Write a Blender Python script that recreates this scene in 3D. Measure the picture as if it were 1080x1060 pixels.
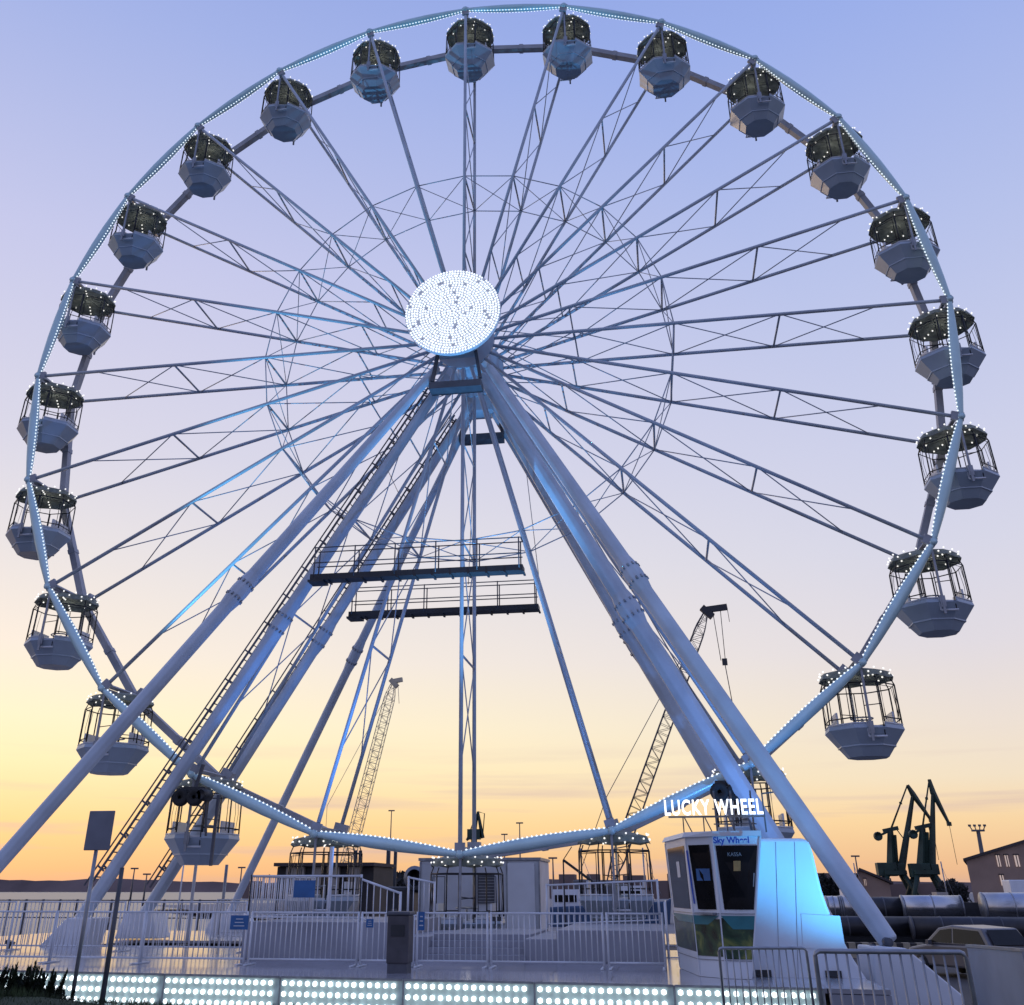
import bpy, math, random
from mathutils import Vector, Matrix
random.seed(7)
scene = bpy.context.scene
for o in list(bpy.data.objects): bpy.data.objects.remove(o)
rad = math.radians

# ---------------------------------------------------------------- camera
FPX, CX, CY, PITCH, YAW = 1047.0, 506.8, 384.1, .4867, -.1658
H = 17.5
CAM = Vector((5.204, -27.704, H - 15.79))
fwd = Vector((math.sin(YAW)*math.cos(PITCH), math.cos(YAW)*math.cos(PITCH), math.sin(PITCH)))
rgt = Vector((math.cos(YAW), -math.sin(YAW), 0)); upv = rgt.cross(fwd)
cam = bpy.data.cameras.new('camera'); co = bpy.data.objects.new('camera', cam)
scene.collection.objects.link(co)
R3 = Matrix((rgt, upv, -fwd)).transposed()
co.matrix_world = Matrix.Translation(CAM) @ R3.to_4x4()
cam.sensor_fit = 'HORIZONTAL'; cam.sensor_width = 36; cam.lens = 36*FPX/1080
cam.shift_x = (540-CX)/1080; cam.shift_y = -(530-CY)/1080
cam.clip_end = 20000; cam.clip_start = .05
scene.camera = co
def ray(u, v): return fwd + rgt*((u-CX)/FPX) + upv*((CY-v)/FPX)
def at(u, v, Y): d = ray(u, v); return CAM + d*((Y-CAM.y)/d.y)
def atz(u, v, Z): d = ray(u, v); return CAM + d*((Z-CAM.z)/d.z)

# ---------------------------------------------------------------- world
w = bpy.data.worlds.new('World'); scene.world = w; w.use_nodes = True
nt = w.node_tree; N = nt.nodes; L = nt.links; N.clear()
def srgb(r, g, b):
    return tuple((c/255/12.92 if c/255 <= .04045 else ((c/255+.055)/1.055)**2.4) for c in (r, g, b)) + (1,)
out = N.new('ShaderNodeOutputWorld'); bg = N.new('ShaderNodeBackground'); L.new(bg.outputs[0], out.inputs[0])
tc = N.new('ShaderNodeTexCoord'); sep = N.new('ShaderNodeSeparateXYZ'); L.new(tc.outputs['Generated'], sep.inputs[0])
def ramp(stops):
    r = N.new('ShaderNodeValToRGB'); e = r.color_ramp.elements
    while len(e) < len(stops): e.new(.5)
    for i, (p, c) in enumerate(stops): e[i].position = p; e[i].color = srgb(*c)
    L.new(sep.outputs['Z'], r.inputs[0]); return r
# position = sin(elevation); the sunset side of the sky
west = ramp([(0, (215,170,138)), (.014, (236,185,132)), (.052, (249,210,148)), (.10, (251,231,182)), (.135, (249,235,198)), (.193, (241,229,214)), (.28, (226,220,220)),
             (.368, (213,210,224)), (.537, (200,198,228)), (.70, (173,181,221)), (1, (120,140,205))])
north = ramp([(0, (205,166,148)), (.014, (229,181,140)), (.052, (239,206,160)), (.085, (234,217,192)), (.126, (229,216,205)), (.193, (217,211,218)), (.28, (207,207,224)),
             (.368, (198,201,226)), (.537, (176,187,227)), (.70, (150,169,226)), (1, (105,130,205))])
east = ramp([(0, (140,142,170)), (.08, (165,165,196)), (.2, (165,170,208)), (.45, (152,165,214)), (.75, (138,156,214)), (1, (128,148,212))])
def mth(op, a, b=None, clamp=False):
    m = N.new('ShaderNodeMath'); m.operation = op; m.use_clamp = clamp
    for i, x in enumerate((a, b)):
        if x is None: continue
        if isinstance(x, (int, float)): m.inputs[i].default_value = x
        else: L.new(x, m.inputs[i])
    return m.outputs[0]
def vdot(dirv):
    d = N.new('ShaderNodeVectorMath'); d.operation = 'DOT_PRODUCT'
    L.new(tc.outputs['Generated'], d.inputs[0]); d.inputs[1].default_value = dirv; return d.outputs['Value']
def mix(f, a, b):
    m = N.new('ShaderNodeMix'); m.data_type = 'RGBA'
    L.new(f, m.inputs[0]); L.new(a, m.inputs[6]); L.new(b, m.inputs[7]); return m.outputs[2]
sunaz = Vector((math.sin(rad(-40)), math.cos(rad(-40)), 0))
s1 = mth('MULTIPLY_ADD', vdot(sunaz), 2.2); s1.node.inputs[2].default_value = -1.2; s1.node.use_clamp = True   # 1 on the sunset side
c_front = mix(s1, north.outputs[0], west.outputs[0])
s2 = mth('MULTIPLY_ADD', vdot(Vector((math.sin(rad(-20)), math.cos(rad(-20)), 0))), 1.1); s2.node.inputs[2].default_value = .42; s2.node.use_clamp = True
c_all = mix(s2, east.outputs[0], c_front)
# thin lavender cloud streaks low over the harbour
mp = N.new('ShaderNodeMapping'); mp.inputs['Scale'].default_value = (2.2, 2.2, 46); L.new(tc.outputs['Generated'], mp.inputs[0])
nz = N.new('ShaderNodeTexNoise'); nz.inputs['Scale'].default_value = 1.6; nz.inputs['Detail'].default_value = 4; L.new(mp.outputs[0], nz.inputs[0])
cr = N.new('ShaderNodeValToRGB'); cr.color_ramp.elements[0].position = .52; cr.color_ramp.elements[1].position = .72
L.new(nz.outputs[0], cr.inputs[0])
band = N.new('ShaderNodeValToRGB'); e = band.color_ramp.elements
e[0].position = 0; e[0].color = (1,1,1,1); e[1].position = .13; e[1].color = (0,0,0,1); e.new(.06).color = (1,1,1,1)
L.new(sep.outputs['Z'], band.inputs[0])
cm = mth('MULTIPLY', mth('MULTIPLY', cr.outputs[0], band.outputs[0]), .6)
cc = N.new('ShaderNodeRGB'); cc.outputs[0].default_value = srgb(196, 172, 176)
c_all = mix(cm, c_all, cc.outputs[0])
# the physical dusk sky adds a very faint scatter on top
sky = N.new('ShaderNodeTexSky'); sky.sky_type = 'NISHITA'; sky.sun_disc = False
sky.sun_elevation = rad(1.0); sky.sun_rotation = rad(-40)
sm = N.new('ShaderNodeMix'); sm.data_type = 'RGBA'; sm.blend_type = 'ADD'; sm.inputs[0].default_value = .012
L.new(c_all, sm.inputs[6]); L.new(sky.outputs[0], sm.inputs[7]); L.new(sm.outputs[2], bg.inputs[0])
bg.inputs[1].default_value = 1.0

# ---------------------------------------------------------------- sun (already at the horizon)
sd = bpy.data.lights.new('sun', 'SUN'); sd.energy = .35; sd.angle = rad(12); sd.color = (1, .72, .5)
so = bpy.data.objects.new('sun', sd); scene.collection.objects.link(so)
so.rotation_euler = (-(Vector((math.sin(rad(-40))*math.cos(rad(3)), math.cos(rad(-40))*math.cos(rad(3)), math.sin(rad(3)))))).to_track_quat('-Z', 'Y').to_euler()
scene.view_settings.view_transform = 'Standard'; scene.view_settings.look = 'None'
scene.view_settings.exposure = .1; scene.view_settings.gamma = 1

# ---------------------------------------------------------------- materials
def mat(name, col, rough=.5, metal=0, var=.12, vscale=3., bump=0., bscale=60., col2=None, emit=None, estr=0, spec=.5, alpha=None, trans=0):
    m = bpy.data.materials.new(name); m.use_nodes = True
    t = m.node_tree; n = t.nodes; l = t.links; b = n['Principled BSDF']
    b.inputs['Roughness'].default_value = rough; b.inputs['Metallic'].default_value = metal
    b.inputs['Specular IOR Level'].default_value = spec
    tcx = n.new('ShaderNodeTexCoord'); a = n.new('ShaderNodeTexNoise'); a.inputs['Scale'].default_value = vscale; a.inputs['Detail'].default_value = 6
    l.new(tcx.outputs['Object'], a.inputs[0])
    r = n.new('ShaderNodeValToRGB'); r.color_ramp.elements[0].position = .3; r.color_ramp.elements[1].position = .7
    c2 = col2 or tuple(c*(1-2*var) for c in col); r.color_ramp.elements[0].color = (*c2, 1); r.color_ramp.elements[1].color = (*col, 1)
    l.new(a.outputs[0], r.inputs[0]); l.new(r.outputs[0], b.inputs['Base Color'])
    if bump:
        b2 = n.new('ShaderNodeTexNoise'); b2.inputs['Scale'].default_value = bscale; b2.inputs['Detail'].default_value = 5
        l.new(tcx.outputs['Object'], b2.inputs[0])
        bp = n.new('ShaderNodeBump'); bp.inputs['Strength'].default_value = bump; bp.inputs['Distance'].default_value = .02
        l.new(b2.outputs[0], bp.inputs['Height']); l.new(bp.outputs[0], b.inputs['Normal'])
    if emit:
        b.inputs['Emission Color'].default_value = (*emit, 1); b.inputs['Emission Strength'].default_value = estr
    if trans: b.inputs['Transmission Weight'].default_value = trans
    return m
M = dict(
 steel=mat('painted_steel', (.58,.60,.66), .42, 0, .08, .9),
 beam=mat('grey_beam_paint', (.56,.63,.72), .5, 0, .12, 1.2),
 rim=mat('rim_paint', (.60,.82,.84), .32, .1, .06, 2),
 rear=mat('rear_rim_paint', (.42,.43,.47), .55, 0, .15, 2),
 chord=mat('spoke_paint', (.50,.56,.64), .45, .1, .1, 1.5),
 lace=mat('galvanised_rod', (.46,.50,.56), .5, .3, .1, 2),
 dark=mat('black_metal', (.03,.032,.038), .5, 0, .2),
 signgrey=mat('sign_back_grey', (.20,.21,.26), .6, 0, .1),
 darkgrey=mat('dark_grey_metal', (.10,.105,.125), .55, 0, .2),
 canopy=mat('dark_green_canopy', (.27,.30,.26), .7, 0, .3, 4),
 tub=mat('gondola_shell', (.42,.50,.60), .35, 0, .07, 1.6),
 white=mat('white_paint', (.72,.74,.78), .4, 0, .06, 1.4),
 panelwhite=mat('booth_white_panel', (.70,.73,.78), .35, 0, .05, .8, .03, 4),
 container=mat('grey_white_container', (.62,.64,.68), .5, 0, .12, 1.2, .05, 8),
 bulb=mat('led_bulb', (.9,.9,.9), .3, 0, 0, emit=(.86,.95,1), estr=2.0),
 rimbulb=mat('rim_bulb', (.9,.9,.9), .3, 0, 0, emit=(.86,.94,1), estr=1.15),
 bulbwarm=mat('gondola_bulb', (.9,.9,.85), .3, 0, 0, emit=(1,.98,.92), estr=1.0),
 letters=mat('letter_light', (.9,.9,.9), .3, 0, 0, emit=(.92,.95,1), estr=1.6),
 deck=mat('deck_plate', (.44,.43,.44), .15, .2, .2, .6, .05, 9),
 deckside=mat('boarding_panel_grey', (.33,.335,.38), .55, 0, .12, 1.6, .04, 12),
 ledback=mat('led_panel_backing', (.48,.60,.58), .5, 0, .2, 6),
 fence=mat('fence_paint', (.74,.76,.80), .45, 0, .1, 3),
 galv=mat('galvanised_steel', (.36,.38,.42), .4, .5, .2, 5),
 blue=mat('blue_plate', (.035,.14,.36), .45, 0, .15, 3),
 bluetext=mat('blue_lettering', (.02,.07,.42), .4, 0, 0),
 glass=mat('dark_glass', (.010,.010,.012), .12, 0, .3, 3, spec=.22),
 interior=mat('booth_interior_brown', (.05,.035,.028), .7, 0, .3, 2),
 asphalt=mat('asphalt', (.055,.055,.06), .85, 0, .25, .3, .3, 30),
 grass=mat('grass_ground', (.035,.055,.016), .95, 0, .4, 2.5, .5, 20, col2=(.015,.025,.01)),
 leaf=mat('shrub_leaf', (.022,.04,.014), .8, 0, .4, 6),
 blade=mat('grass_blade', (.045,.075,.02), .8, 0, .4, 3),
 crane=mat('crane_green', (.018,.05,.035), .6, 0, .35, .4),
 cranedark=mat('crane_grey', (.13,.125,.13), .6, 0, .2, .4),
 cranepale=mat('crane_yellow', (.62,.55,.40), .6, 0, .2, .4),
 brick=mat('brown_brick', (.36,.245,.185), .85, 0, .12, .35),
 roof=mat('dark_roof', (.07,.055,.055), .8, 0, .2, .5),
 winglow=mat('window_emissive_dusk', (.5,.42,.4), .15, 0, .1, spec=.8, emit=(1,.75,.6), estr=.35),  # weak emission put in for the dusk reflected by the panes
 pipe=mat('silver_pipe', (.55,.56,.60), .22, .9, .15, 1.2),
 pipedark=mat('dark_pipe', (.05,.05,.06), .4, .3, .3, 1.2),
 concrete=mat('concrete', (.26,.25,.25), .85, 0, .15, .8, .2, 20),
 kerb=mat('striped_kerb_cream', (.42,.36,.26), .8, 0, .15, 2),
 carpaint=mat('silver_car_paint', (.15,.15,.17), .3, .2, .05, 2),
 tyre=mat('rubber', (.02,.02,.02), .8, 0, .1),
 carred=mat('tail_lamp_red', (.35,.02,.02), .3, 0, 0),
 shed=mat('dark_shed_wall', (.045,.04,.042), .7, 0, .2, 1.5),
 pale=mat('pale_pillar', (.40,.36,.32), .7, 0, .15, 1.5),
 hull=mat('blue_hull', (.03,.075,.16), .5, 0, .2, .8),
 hills=mat('far_shore', (.22,.155,.14), .95, 0, .25, .01),
 trees=mat('far_trees', (.035,.035,.035), .95, 0, .3, .05),
 teal=mat('teal_sail_print', (.03,.20,.24), .35, 0, .2, 2),
 dimtext=mat('dim_lettering', (.22,.22,.24), .6, 0, 0),
 paper=mat('paper_notice', (.6,.62,.66), .6, 0, .05),
 binmat=mat('bin_brown_grey', (.085,.08,.09), .6, 0, .2, 4),
 yellow=mat('amber_badge', (.45,.24,.08), .5, 0, .2, 8),
)
# mural: dark green foliage photograph print
def mural():
    m = mat('foliage_mural', (.03,.06,.035), .25, 0, .3)
    t = m.node_tree; n = t.nodes; l = t.links; b = n['Principled BSDF']
    tcx = n.new('ShaderNodeTexCoord'); v = n.new('ShaderNodeTexNoise'); v.inputs['Scale'].default_value = 2.6; v.inputs['Detail'].default_value = 9; v.inputs['Distortion'].default_value = 1.5
    l.new(tcx.outputs['Object'], v.inputs[0]); r = n.new('ShaderNodeValToRGB'); e = r.color_ramp.elements
    e[0].position = .38; e[0].color = (.012,.02,.016,1); e[1].position = .75; e[1].color = (.20,.22,.06,1); e.new(.55).color = (.03,.07,.035,1)
    l.new(v.outputs[0], r.inputs[0]); l.new(r.outputs[0], b.inputs['Base Color']); return m
M['mural'] = mural()
def deckmat():
    m = M['deck']; t = m.node_tree; n = t.nodes; l = t.links; b = n['Principled BSDF']
    tcx = n.new('ShaderNodeTexCoord'); br = n.new('ShaderNodeTexBrick'); br.inputs['Scale'].default_value = 1
    br.inputs['Brick Width'].default_value = 2.1; br.inputs['Row Height'].default_value = 1.05; br.inputs['Mortar Size'].default_value = .012
    br.inputs['Color1'].default_value = (.66,.66,.68,1); br.inputs['Color2'].default_value = (.56,.56,.60,1); br.inputs['Mortar'].default_value = (.07,.07,.08,1)
    l.new(tcx.outputs['Object'], br.inputs[0])
    src = b.inputs['Base Color'].links[0].from_socket
    mx = n.new('ShaderNodeMix'); mx.data_type = 'RGBA'; mx.blend_type = 'MULTIPLY'; mx.inputs[0].default_value = 1
    sc = n.new('ShaderNodeMix'); sc.data_type = 'RGBA'; sc.blend_type = 'ADD'; sc.inputs[0].default_value = 1
    l.new(src, sc.inputs[6]); l.new(src, sc.inputs[7]); l.new(sc.outputs[2], mx.inputs[6]); l.new(br.outputs[0], mx.inputs[7]); l.new(mx.outputs[2], b.inputs['Base Color'])
deckmat()
def watermat():
    m = mat('harbour_water', (.16,.17,.20), .35, 0, .2, .05, .35, 1.2); return m
M['water'] = watermat()

# ---------------------------------------------------------------- helpers
C = scene.collection
class MB:
    def __init__(s): s.v = []; s.f = []; s.sm = []
    def add(s, vs, fs, smooth=False):
        o = len(s.v); s.v += [tuple(p) for p in vs]
        for f in fs: s.f.append(tuple(o+i for i in f)); s.sm.append(smooth)
        return s
    def box(s, c, d, rz=0, rot=None):
        c = Vector(c); hx, hy, hz = d[0]/2, d[1]/2, d[2]/2
        m = rot or Matrix.Rotation(rz, 3, 'Z')
        vs = [c + m @ Vector((x*hx, y*hy, z*hz)) for x, y, z in ((-1,-1,-1),(1,-1,-1),(1,1,-1),(-1,1,-1),(-1,-1,1),(1,-1,1),(1,1,1),(-1,1,1))]
        return s.add(vs, ((0,3,2,1),(4,5,6,7),(0,1,5,4),(1,2,6,5),(2,3,7,6),(3,0,4,7)))
    def bx(s, x0, x1, y0, y1, z0, z1): return s.box(((x0+x1)/2, (y0+y1)/2, (z0+z1)/2), (x1-x0, y1-y0, z1-z0))
    def tube(s, pts, rs, n=8, caps=True, smooth=True, ref=None, phase=0, asp=1.):
        pts = [Vector(p) for p in pts]
        if not isinstance(rs, (list, tuple)): rs = [rs]*len(pts)
        rings = []; 
        for i, p in enumerate(pts):
            a = pts[max(i-1,0)]; b = pts[min(i+1,len(pts)-1)]; d = (b-a).normalized()
            r0 = ref or (Vector((0,0,1)) if abs(d.z) < .9 else Vector((0,1,0)))
            x = d.cross(r0).normalized(); y = x.cross(d)
            rings.append([p + (x*math.cos(2*math.pi*k/n+phase) + y*asp*math.sin(2*math.pi*k/n+phase))*rs[i] for k in range(n)])
        fs = []
        for i in range(len(pts)-1):
            for k in range(n): fs.append((i*n+k, i*n+(k+1)%n, (i+1)*n+(k+1)%n, (i+1)*n+k))
        if caps: fs.append(tuple(range(n))[::-1]); fs.append(tuple((len(pts)-1)*n+k for k in range(n)))
        return s.add([q for r in rings for q in r], fs, smooth)
    def bar(s, a, b, wd, ht, ref=None):   # rectangular bar
        return s.tube([a, b], [math.sqrt(.5)*wd]*2, 4, True, False, ref, math.pi/4, ht/wd)
    def prism(s, poly, vec):              # polygon of 3d points extruded by vec
        poly = [Vector(p) for p in poly]; n = len(poly); vec = Vector(vec)
        fs = [tuple(range(n)), tuple(range(2*n-1, n-1, -1))] + [(i, i+n, (i+1)%n+n, (i+1)%n) for i in range(n)]
        return s.add(poly + [p+vec for p in poly], fs)
    def ball(s, c, r, sz=1.):
        # 12-vertex icosahedron
        t = (1+5**.5)/2; k = r/math.sqrt(1+t*t)
        vs = [(-1,t,0),(1,t,0),(-1,-t,0),(1,-t,0),(0,-1,t),(0,1,t),(0,-1,-t),(0,1,-t),(t,0,-1),(t,0,1),(-t,0,-1),(-t,0,1)]
        fs = [(0,11,5),(0,5,1),(0,1,7),(0,7,10),(0,10,11),(1,5,9),(5,11,4),(11,10,2),(10,7,6),(7,1,8),(3,9,4),(3,4,2),(3,2,6),(3,6,8),(3,8,9),(4,9,5),(2,4,11),(6,2,10),(8,6,7),(9,8,1)]
        c = Vector(c); return s.add([c + Vector(v)*k for v in vs], fs, True)
    def oct(s, c, r):
        c = Vector(c); vs = [c+Vector(v)*r for v in ((1,0,0),(-1,0,0),(0,1,0),(0,-1,0),(0,0,1),(0,0,-1))]
        return s.add(vs, ((0,2,4),(2,1,4),(1,3,4),(3,0,4),(2,0,5),(1,2,5),(3,1,5),(0,3,5)), True)
    def lathe(s, prof, c, axis='Z', n=24, smooth=True, cap=True, ph=0):
        c = Vector(c); rings = []
        for r, h in prof:
            for k in range(n):
                a = 2*math.pi*k/n+ph; x, y = r*math.cos(a), r*math.sin(a)
                rings.append(c + (Vector((x, y, h)) if axis == 'Z' else Vector((x, h, y))))
        fs = []
        for i in range(len(prof)-1):
            for k in range(n):
                q = (i*n+k, i*n+(k+1)%n, (i+1)*n+(k+1)%n, (i+1)*n+k); fs.append(q if axis == 'Z' else q[::-1])
        if cap: fs.append(tuple(range(n))[::-1]); fs.append(tuple((len(prof)-1)*n+k for k in range(n)))
        return s.add(rings, fs, smooth)
    def build(s, name, m, parent=None, bevel=0):
        me = bpy.data.meshes.new(name); me.from_pydata(s.v, [], s.f); me.update()
        me.polygons.foreach_set('use_smooth', s.sm); me.materials.append(M[m])
        o = bpy.data.objects.new(name, me); C.objects.link(o)
        if parent: o.parent = parent; o.matrix_parent_inverse = parent.matrix_world.inverted() if False else Matrix.Translation(-parent.location)
        if bevel:
            b = o.modifiers.new('bevel', 'BEVEL'); b.width = bevel; b.segments = 2; b.limit_method = 'ANGLE'
        return o
def tag(o, label=None, cat=None, group=None, kind=None):
    if label: o['label'] = label
    if cat: o['category'] = cat
    if group: o['group'] = group
    if kind: o['kind'] = kind
    return o
def thing(name, loc, label, cat, group=None):
    o = bpy.data.objects.new(name, None); C.objects.link(o); o.location = loc; o.empty_display_size = .3
    return tag(o, label, cat, group)
def copy_tree(o, parent=None):
    c = o.copy(); C.objects.link(c)
    if parent: c.parent = parent
    for ch in list(o.children): copy_tree(ch, c)
    return c
def text_mesh(name, body, size, m, parent, origin, rz=0, ext=.02, bold=0., tilt=math.pi/2, align='CENTER', shear=0, sx=1.):
    cu = bpy.data.curves.new(name, 'FONT'); cu.body = body; cu.size = size; cu.extrude = ext; cu.offset = bold; cu.align_x = align; cu.shear = shear; cu.space_character = 1.12 if name == 'letters' else 1.0
    to = bpy.data.objects.new('text_tmp', cu); C.objects.link(to)
    bpy.context.view_layer.update()
    me = bpy.data.meshes.new_from_object(to); bpy.data.objects.remove(to)
    rot = Matrix.Translation(Vector(origin)) @ Matrix.Rotation(rz, 4, 'Z') @ Matrix.Rotation(tilt, 4, 'X') @ Matrix.Diagonal((sx, 1, 1, 1))
    me.transform(rot); me.materials.clear(); me.materials.append(M[m])
    o = bpy.data.objects.new(name, me); C.objects.link(o)
    if parent: o.parent = parent; o.matrix_parent_inverse = Matrix.Translation(-parent.location)
    return o

# ================================================================ ground, water, far shore
def ground_z(x, y):
    t = min(max((y+9)/14, 0), 1); t = t*t*(3-2*t)
    return -.25 - .65*t
mb = MB(); xs = [-3000,-400,-120,-60,-40,-30,-24,-18,-14,-10,-7,-4,-1,2,5,8,10,12,15,20,26,34,50,80,150,400,3000]
ys = [-200,-80,-40,-30,-26,-22,-18,-15,-12,-10,-8,-6,-3,0,3,6,10,16,22,30,36]
G = [[(x, y, ground_z(x, y)) for x in xs] for y in ys]
mb.add([p for r in G for p in r], [(j*len(xs)+i, j*len(xs)+i+1, (j+1)*len(xs)+i+1, (j+1)*len(xs)+i) for j in range(len(ys)-1) for i in range(len(xs)-1)], True)
tag(mb.build('ground', 'asphalt'), kind='structure')
# quay to the right beyond the wheel
mb = MB(); mb.add([(-6,36,-.9),(400,36,-.9),(900,900,-.9),(60,900,-.9),(-90,170,-.9),(-22,60,-.9)], [(0,1,2,3,4,5)])
tag(mb.build('quay_pavement', 'concrete'), kind='structure')
mb = MB(); mb.bx(-9000, 9000, 35.9, 12000, -2.6, -1.6)
tag(mb.build('water', 'water'), kind='structure')
# far shore: a long uneven low ridge
mb = MB(); rnd = random.Random(3); n = 240; top = []; X0, X1 = -2600, 2600
prev = 12
for i in range(n+1):
    x = X0+(X1-X0)*i/n; prev += rnd.uniform(-1.6, 1.6); prev = min(max(prev, 7), 16); top.append((x, prev))
vs = []
for x, h in top: vs += [(x, 1500, -1.5), (x, 1520, h), (x, 1900, -1.5)]
mb.add(vs, [(3*i, 3*i+3, 3*i+4, 3*i+1) for i in range(n)] + [(3*i+1, 3*i+4, 3*i+5, 3*i+2) for i in range(n)])
tag(mb.build('hills', 'hills'), kind='structure')

# grass bank in front of the camera
mb = MB(); nx, ny = 60, 26
def bank_z(x, y):
    crest = {-14: .72, -8: .72, -5.6: .70, -3.5: .56, -1.5: .46, .5: .40, 3: .33, 7: .15, 12: .12}
    ks = sorted(crest); 
    if x <= ks[0]: c = crest[ks[0]]
    elif x >= ks[-1]: c = crest[ks[-1]]
    else:
        for a, b in zip(ks, ks[1:]):
            if a <= x <= b: t = (x-a)/(b-a); c = crest[a]*(1-t)+crest[b]*t
    t = (y+14)/2.0
    if t > 0: s = max(0, 1-t); s = s*s*(3-2*s); return ground_z(x, y) - .02 + (c-ground_z(x, y))*s
    t = min(1, -t/5); return c*(1-t) + .05*t
vs = []
for j in range(ny+1):
    y = -34 + 22.4*j/ny
    for i in range(nx+1):
        x = -20+36*i/nx; vs.append((x, y, bank_z(x, y) + .025*math.sin(x*3.1+y*2)*math.cos(y*2.7)))
mb.add(vs, [(j*(nx+1)+i, j*(nx+1)+i+1, (j+1)*(nx+1)+i+1, (j+1)*(nx+1)+i) for j in range(ny) for i in range(nx)], True)
tag(mb.build('grass_bank', 'grass'), kind='structure')
mb = MB(); rnd = random.Random(5)
for _ in range(15000):
    x = rnd.uniform(-11, 4.5); y = rnd.gauss(-14.2, .9)
    if y > -12.6 or y < -18: continue
    z = bank_z(x, y) + .0; h = rnd.uniform(.035, .10)*(1+.6*math.sin(x*2.3)*math.sin(x*.9+1)); a = rnd.uniform(0, 6.28); l = rnd.uniform(-.04, .04)
    d = Vector((math.cos(a), math.sin(a), 0))*.006
    p = Vector((x, y, z)); mb.add([p-d, p+d, p+Vector((l, l*.5, h))], [(0,1,2)])
tag(mb.build('grass', 'blade'), 'short dark green grass growing along the crest of the bank', 'grass', kind='stuff')

# spiky shrub bottom left
rnd = random.Random(9)
sh = thing('shrub', at(28, 1052, -13.4), 'dark spiky evergreen shrub at the bottom left corner on the grass bank', 'shrub')
mb = MB(); st = MB()
base = at(28, 1052, -13.4)
for i in range(110):
    bx = base.x + rnd.uniform(-.62, .58); by = base.y + rnd.uniform(-.3, .3)
    hh = rnd.uniform(.22, .47)*(1 - .25*abs(bx-base.x)/.6); lean = Vector((rnd.uniform(-.12, .16), rnd.uniform(-.1, .1), hh))
    p0 = Vector((bx, by, bank_z(bx, by)-.03)); p1 = p0 + lean; st.tube([p0, p1], [.008, .003], 4)
    for k in range(75):
        t = rnd.uniform(.05, 1.02); c = p0.lerp(p1, t); a = rnd.uniform(0, 6.28); r = .075*(1.1-t)+.012
        d = Vector((math.cos(a)*r, math.sin(a)*r, rnd.uniform(.02, .07))); s = Vector((-math.sin(a), math.cos(a), 0))*.016
        mb.add([c-s, c+s, c+d], [(0,1,2)])
st.build('stem', 'leaf', sh); mb.build('foliage', 'leaf', sh)

# ================================================================ FERRIS WHEEL
WD = 2.16; YM = WD/2; RR = 15.; PH = -.0023; NS = 24
def node(k, Y, r=RR):
    t = k*math.pi/12+PH; return Vector((r*math.sin(t), Y, H+r*math.cos(t)))
wheel = thing('ferris_wheel', (0, YM, H), 'giant white ferris wheel with lit rim and round glowing hub disc', 'ferris wheel')
def rotcopy(o, k):
    c = copy_tree(o, o.parent); return c
# local: everything built about hub origin (0,0,0) pointing up, rotated about Y
def wchild(mbx, name, m, parent=None):
    me = bpy.data.meshes.new(name); me.from_pydata(mbx.v, [], mbx.f); me.update(); me.polygons.foreach_set('use_smooth', mbx.sm); me.materials.append(M[m])
    o = bpy.data.objects.new(name, me); C.objects.link(o); o.parent = parent or wheel; return o
def ln(k, Y, r=RR):
    t = k*math.pi/12; return Vector((r*math.sin(t), Y-YM, r*math.cos(t)))
protos = []
# front rim segment k=0->1
a, b = ln(0, 0), ln(1, 0)
seg = MB(); seg.tube([a.lerp(b, t) for t in (0,.04,.2,.4,.6,.8,.96,1)], [.07,.08,.12,.15,.15,.12,.08,.07], 10, ref=Vector((0,1,0)))
seg.tube([a-Vector((0,.10,0)), a+Vector((0,.13,0))], .095, 10)
s1o = wchild(seg, 'rim_segment', 'rim'); s1o['label'] = 'pale front rim tube carrying rows of white bulbs'
mid = (a+b)/2; inw = -mid.normalized()
bl = MB()
for i in range(32):
    t = (i+.5)/32; r = .075+.08*math.sin(math.pi*t)
    p = a.lerp(b, t)
    bl.oct(p + (inw*.92+Vector((0,-.42,0)))*r, .030)
    if i % 1 == 0: bl.oct(p + (inw*.55+Vector((0,.83,0)))*r, .026)
bo = wchild(bl, 'light_string', 'rimbulb', s1o); bo['kind'] = 'stuff'; protos.append(s1o)
# rear rim segment
a, b = ln(0, WD), ln(1, WD)
seg = MB(); seg.bar(a, b, .20, .26, ref=Vector((0,1,0))); seg.bar(a.lerp(b,.48)-inw*.0, a.lerp(b,.52), .24, .30, ref=Vector((0,1,0)))
protos.append(wchild(seg, 'rim_segment', 'rear')); protos[-1]['label'] = 'plain grey rear rim beam without bulbs'
# cross bar between the nodes
seg = MB(); seg.tube([ln(0,0), ln(0,WD)], .055, 8); seg.bar(ln(0,0,14.86), ln(0,WD,14.86), .07, .1)
seg.box(ln(0,.0,14.9), (.26,.10,.34)); seg.box(ln(0,WD,14.85), (.34,.3,.42))
protos.append(wchild(seg, 'cross_bar', 'rear'))
# spoke
sp = MB(); YF, YR = .03, WD-.03
sp.tube([ln(0,YF,.8), ln(0,YF,14.9)], .058, 8); sp.tube([ln(0,YR,.8), ln(0,YR,14.8)], .058, 8)
spo = wchild(sp, 'spoke', 'chord')
lc = MB()
for r in (6.75, 10.0): lc.tube([ln(0,YF,r), ln(0,YR,r)], .034, 6)
lc.tube([ln(0,YF,3.6), ln(0,YR,3.6)], .028, 6)
for r0, r1 in ((1.1,3.6),(3.6,6.75),(6.75,10.0),(10.0,12.9)):
    lc.tube([ln(0,YF,r0), ln(0,YR,r1)], .019, 5); lc.tube([ln(0,YR,r0), ln(0,YF,r1)], .019, 5)
wchild(lc, 'lacing', 'lace', spo)
protos.append(spo)
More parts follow.
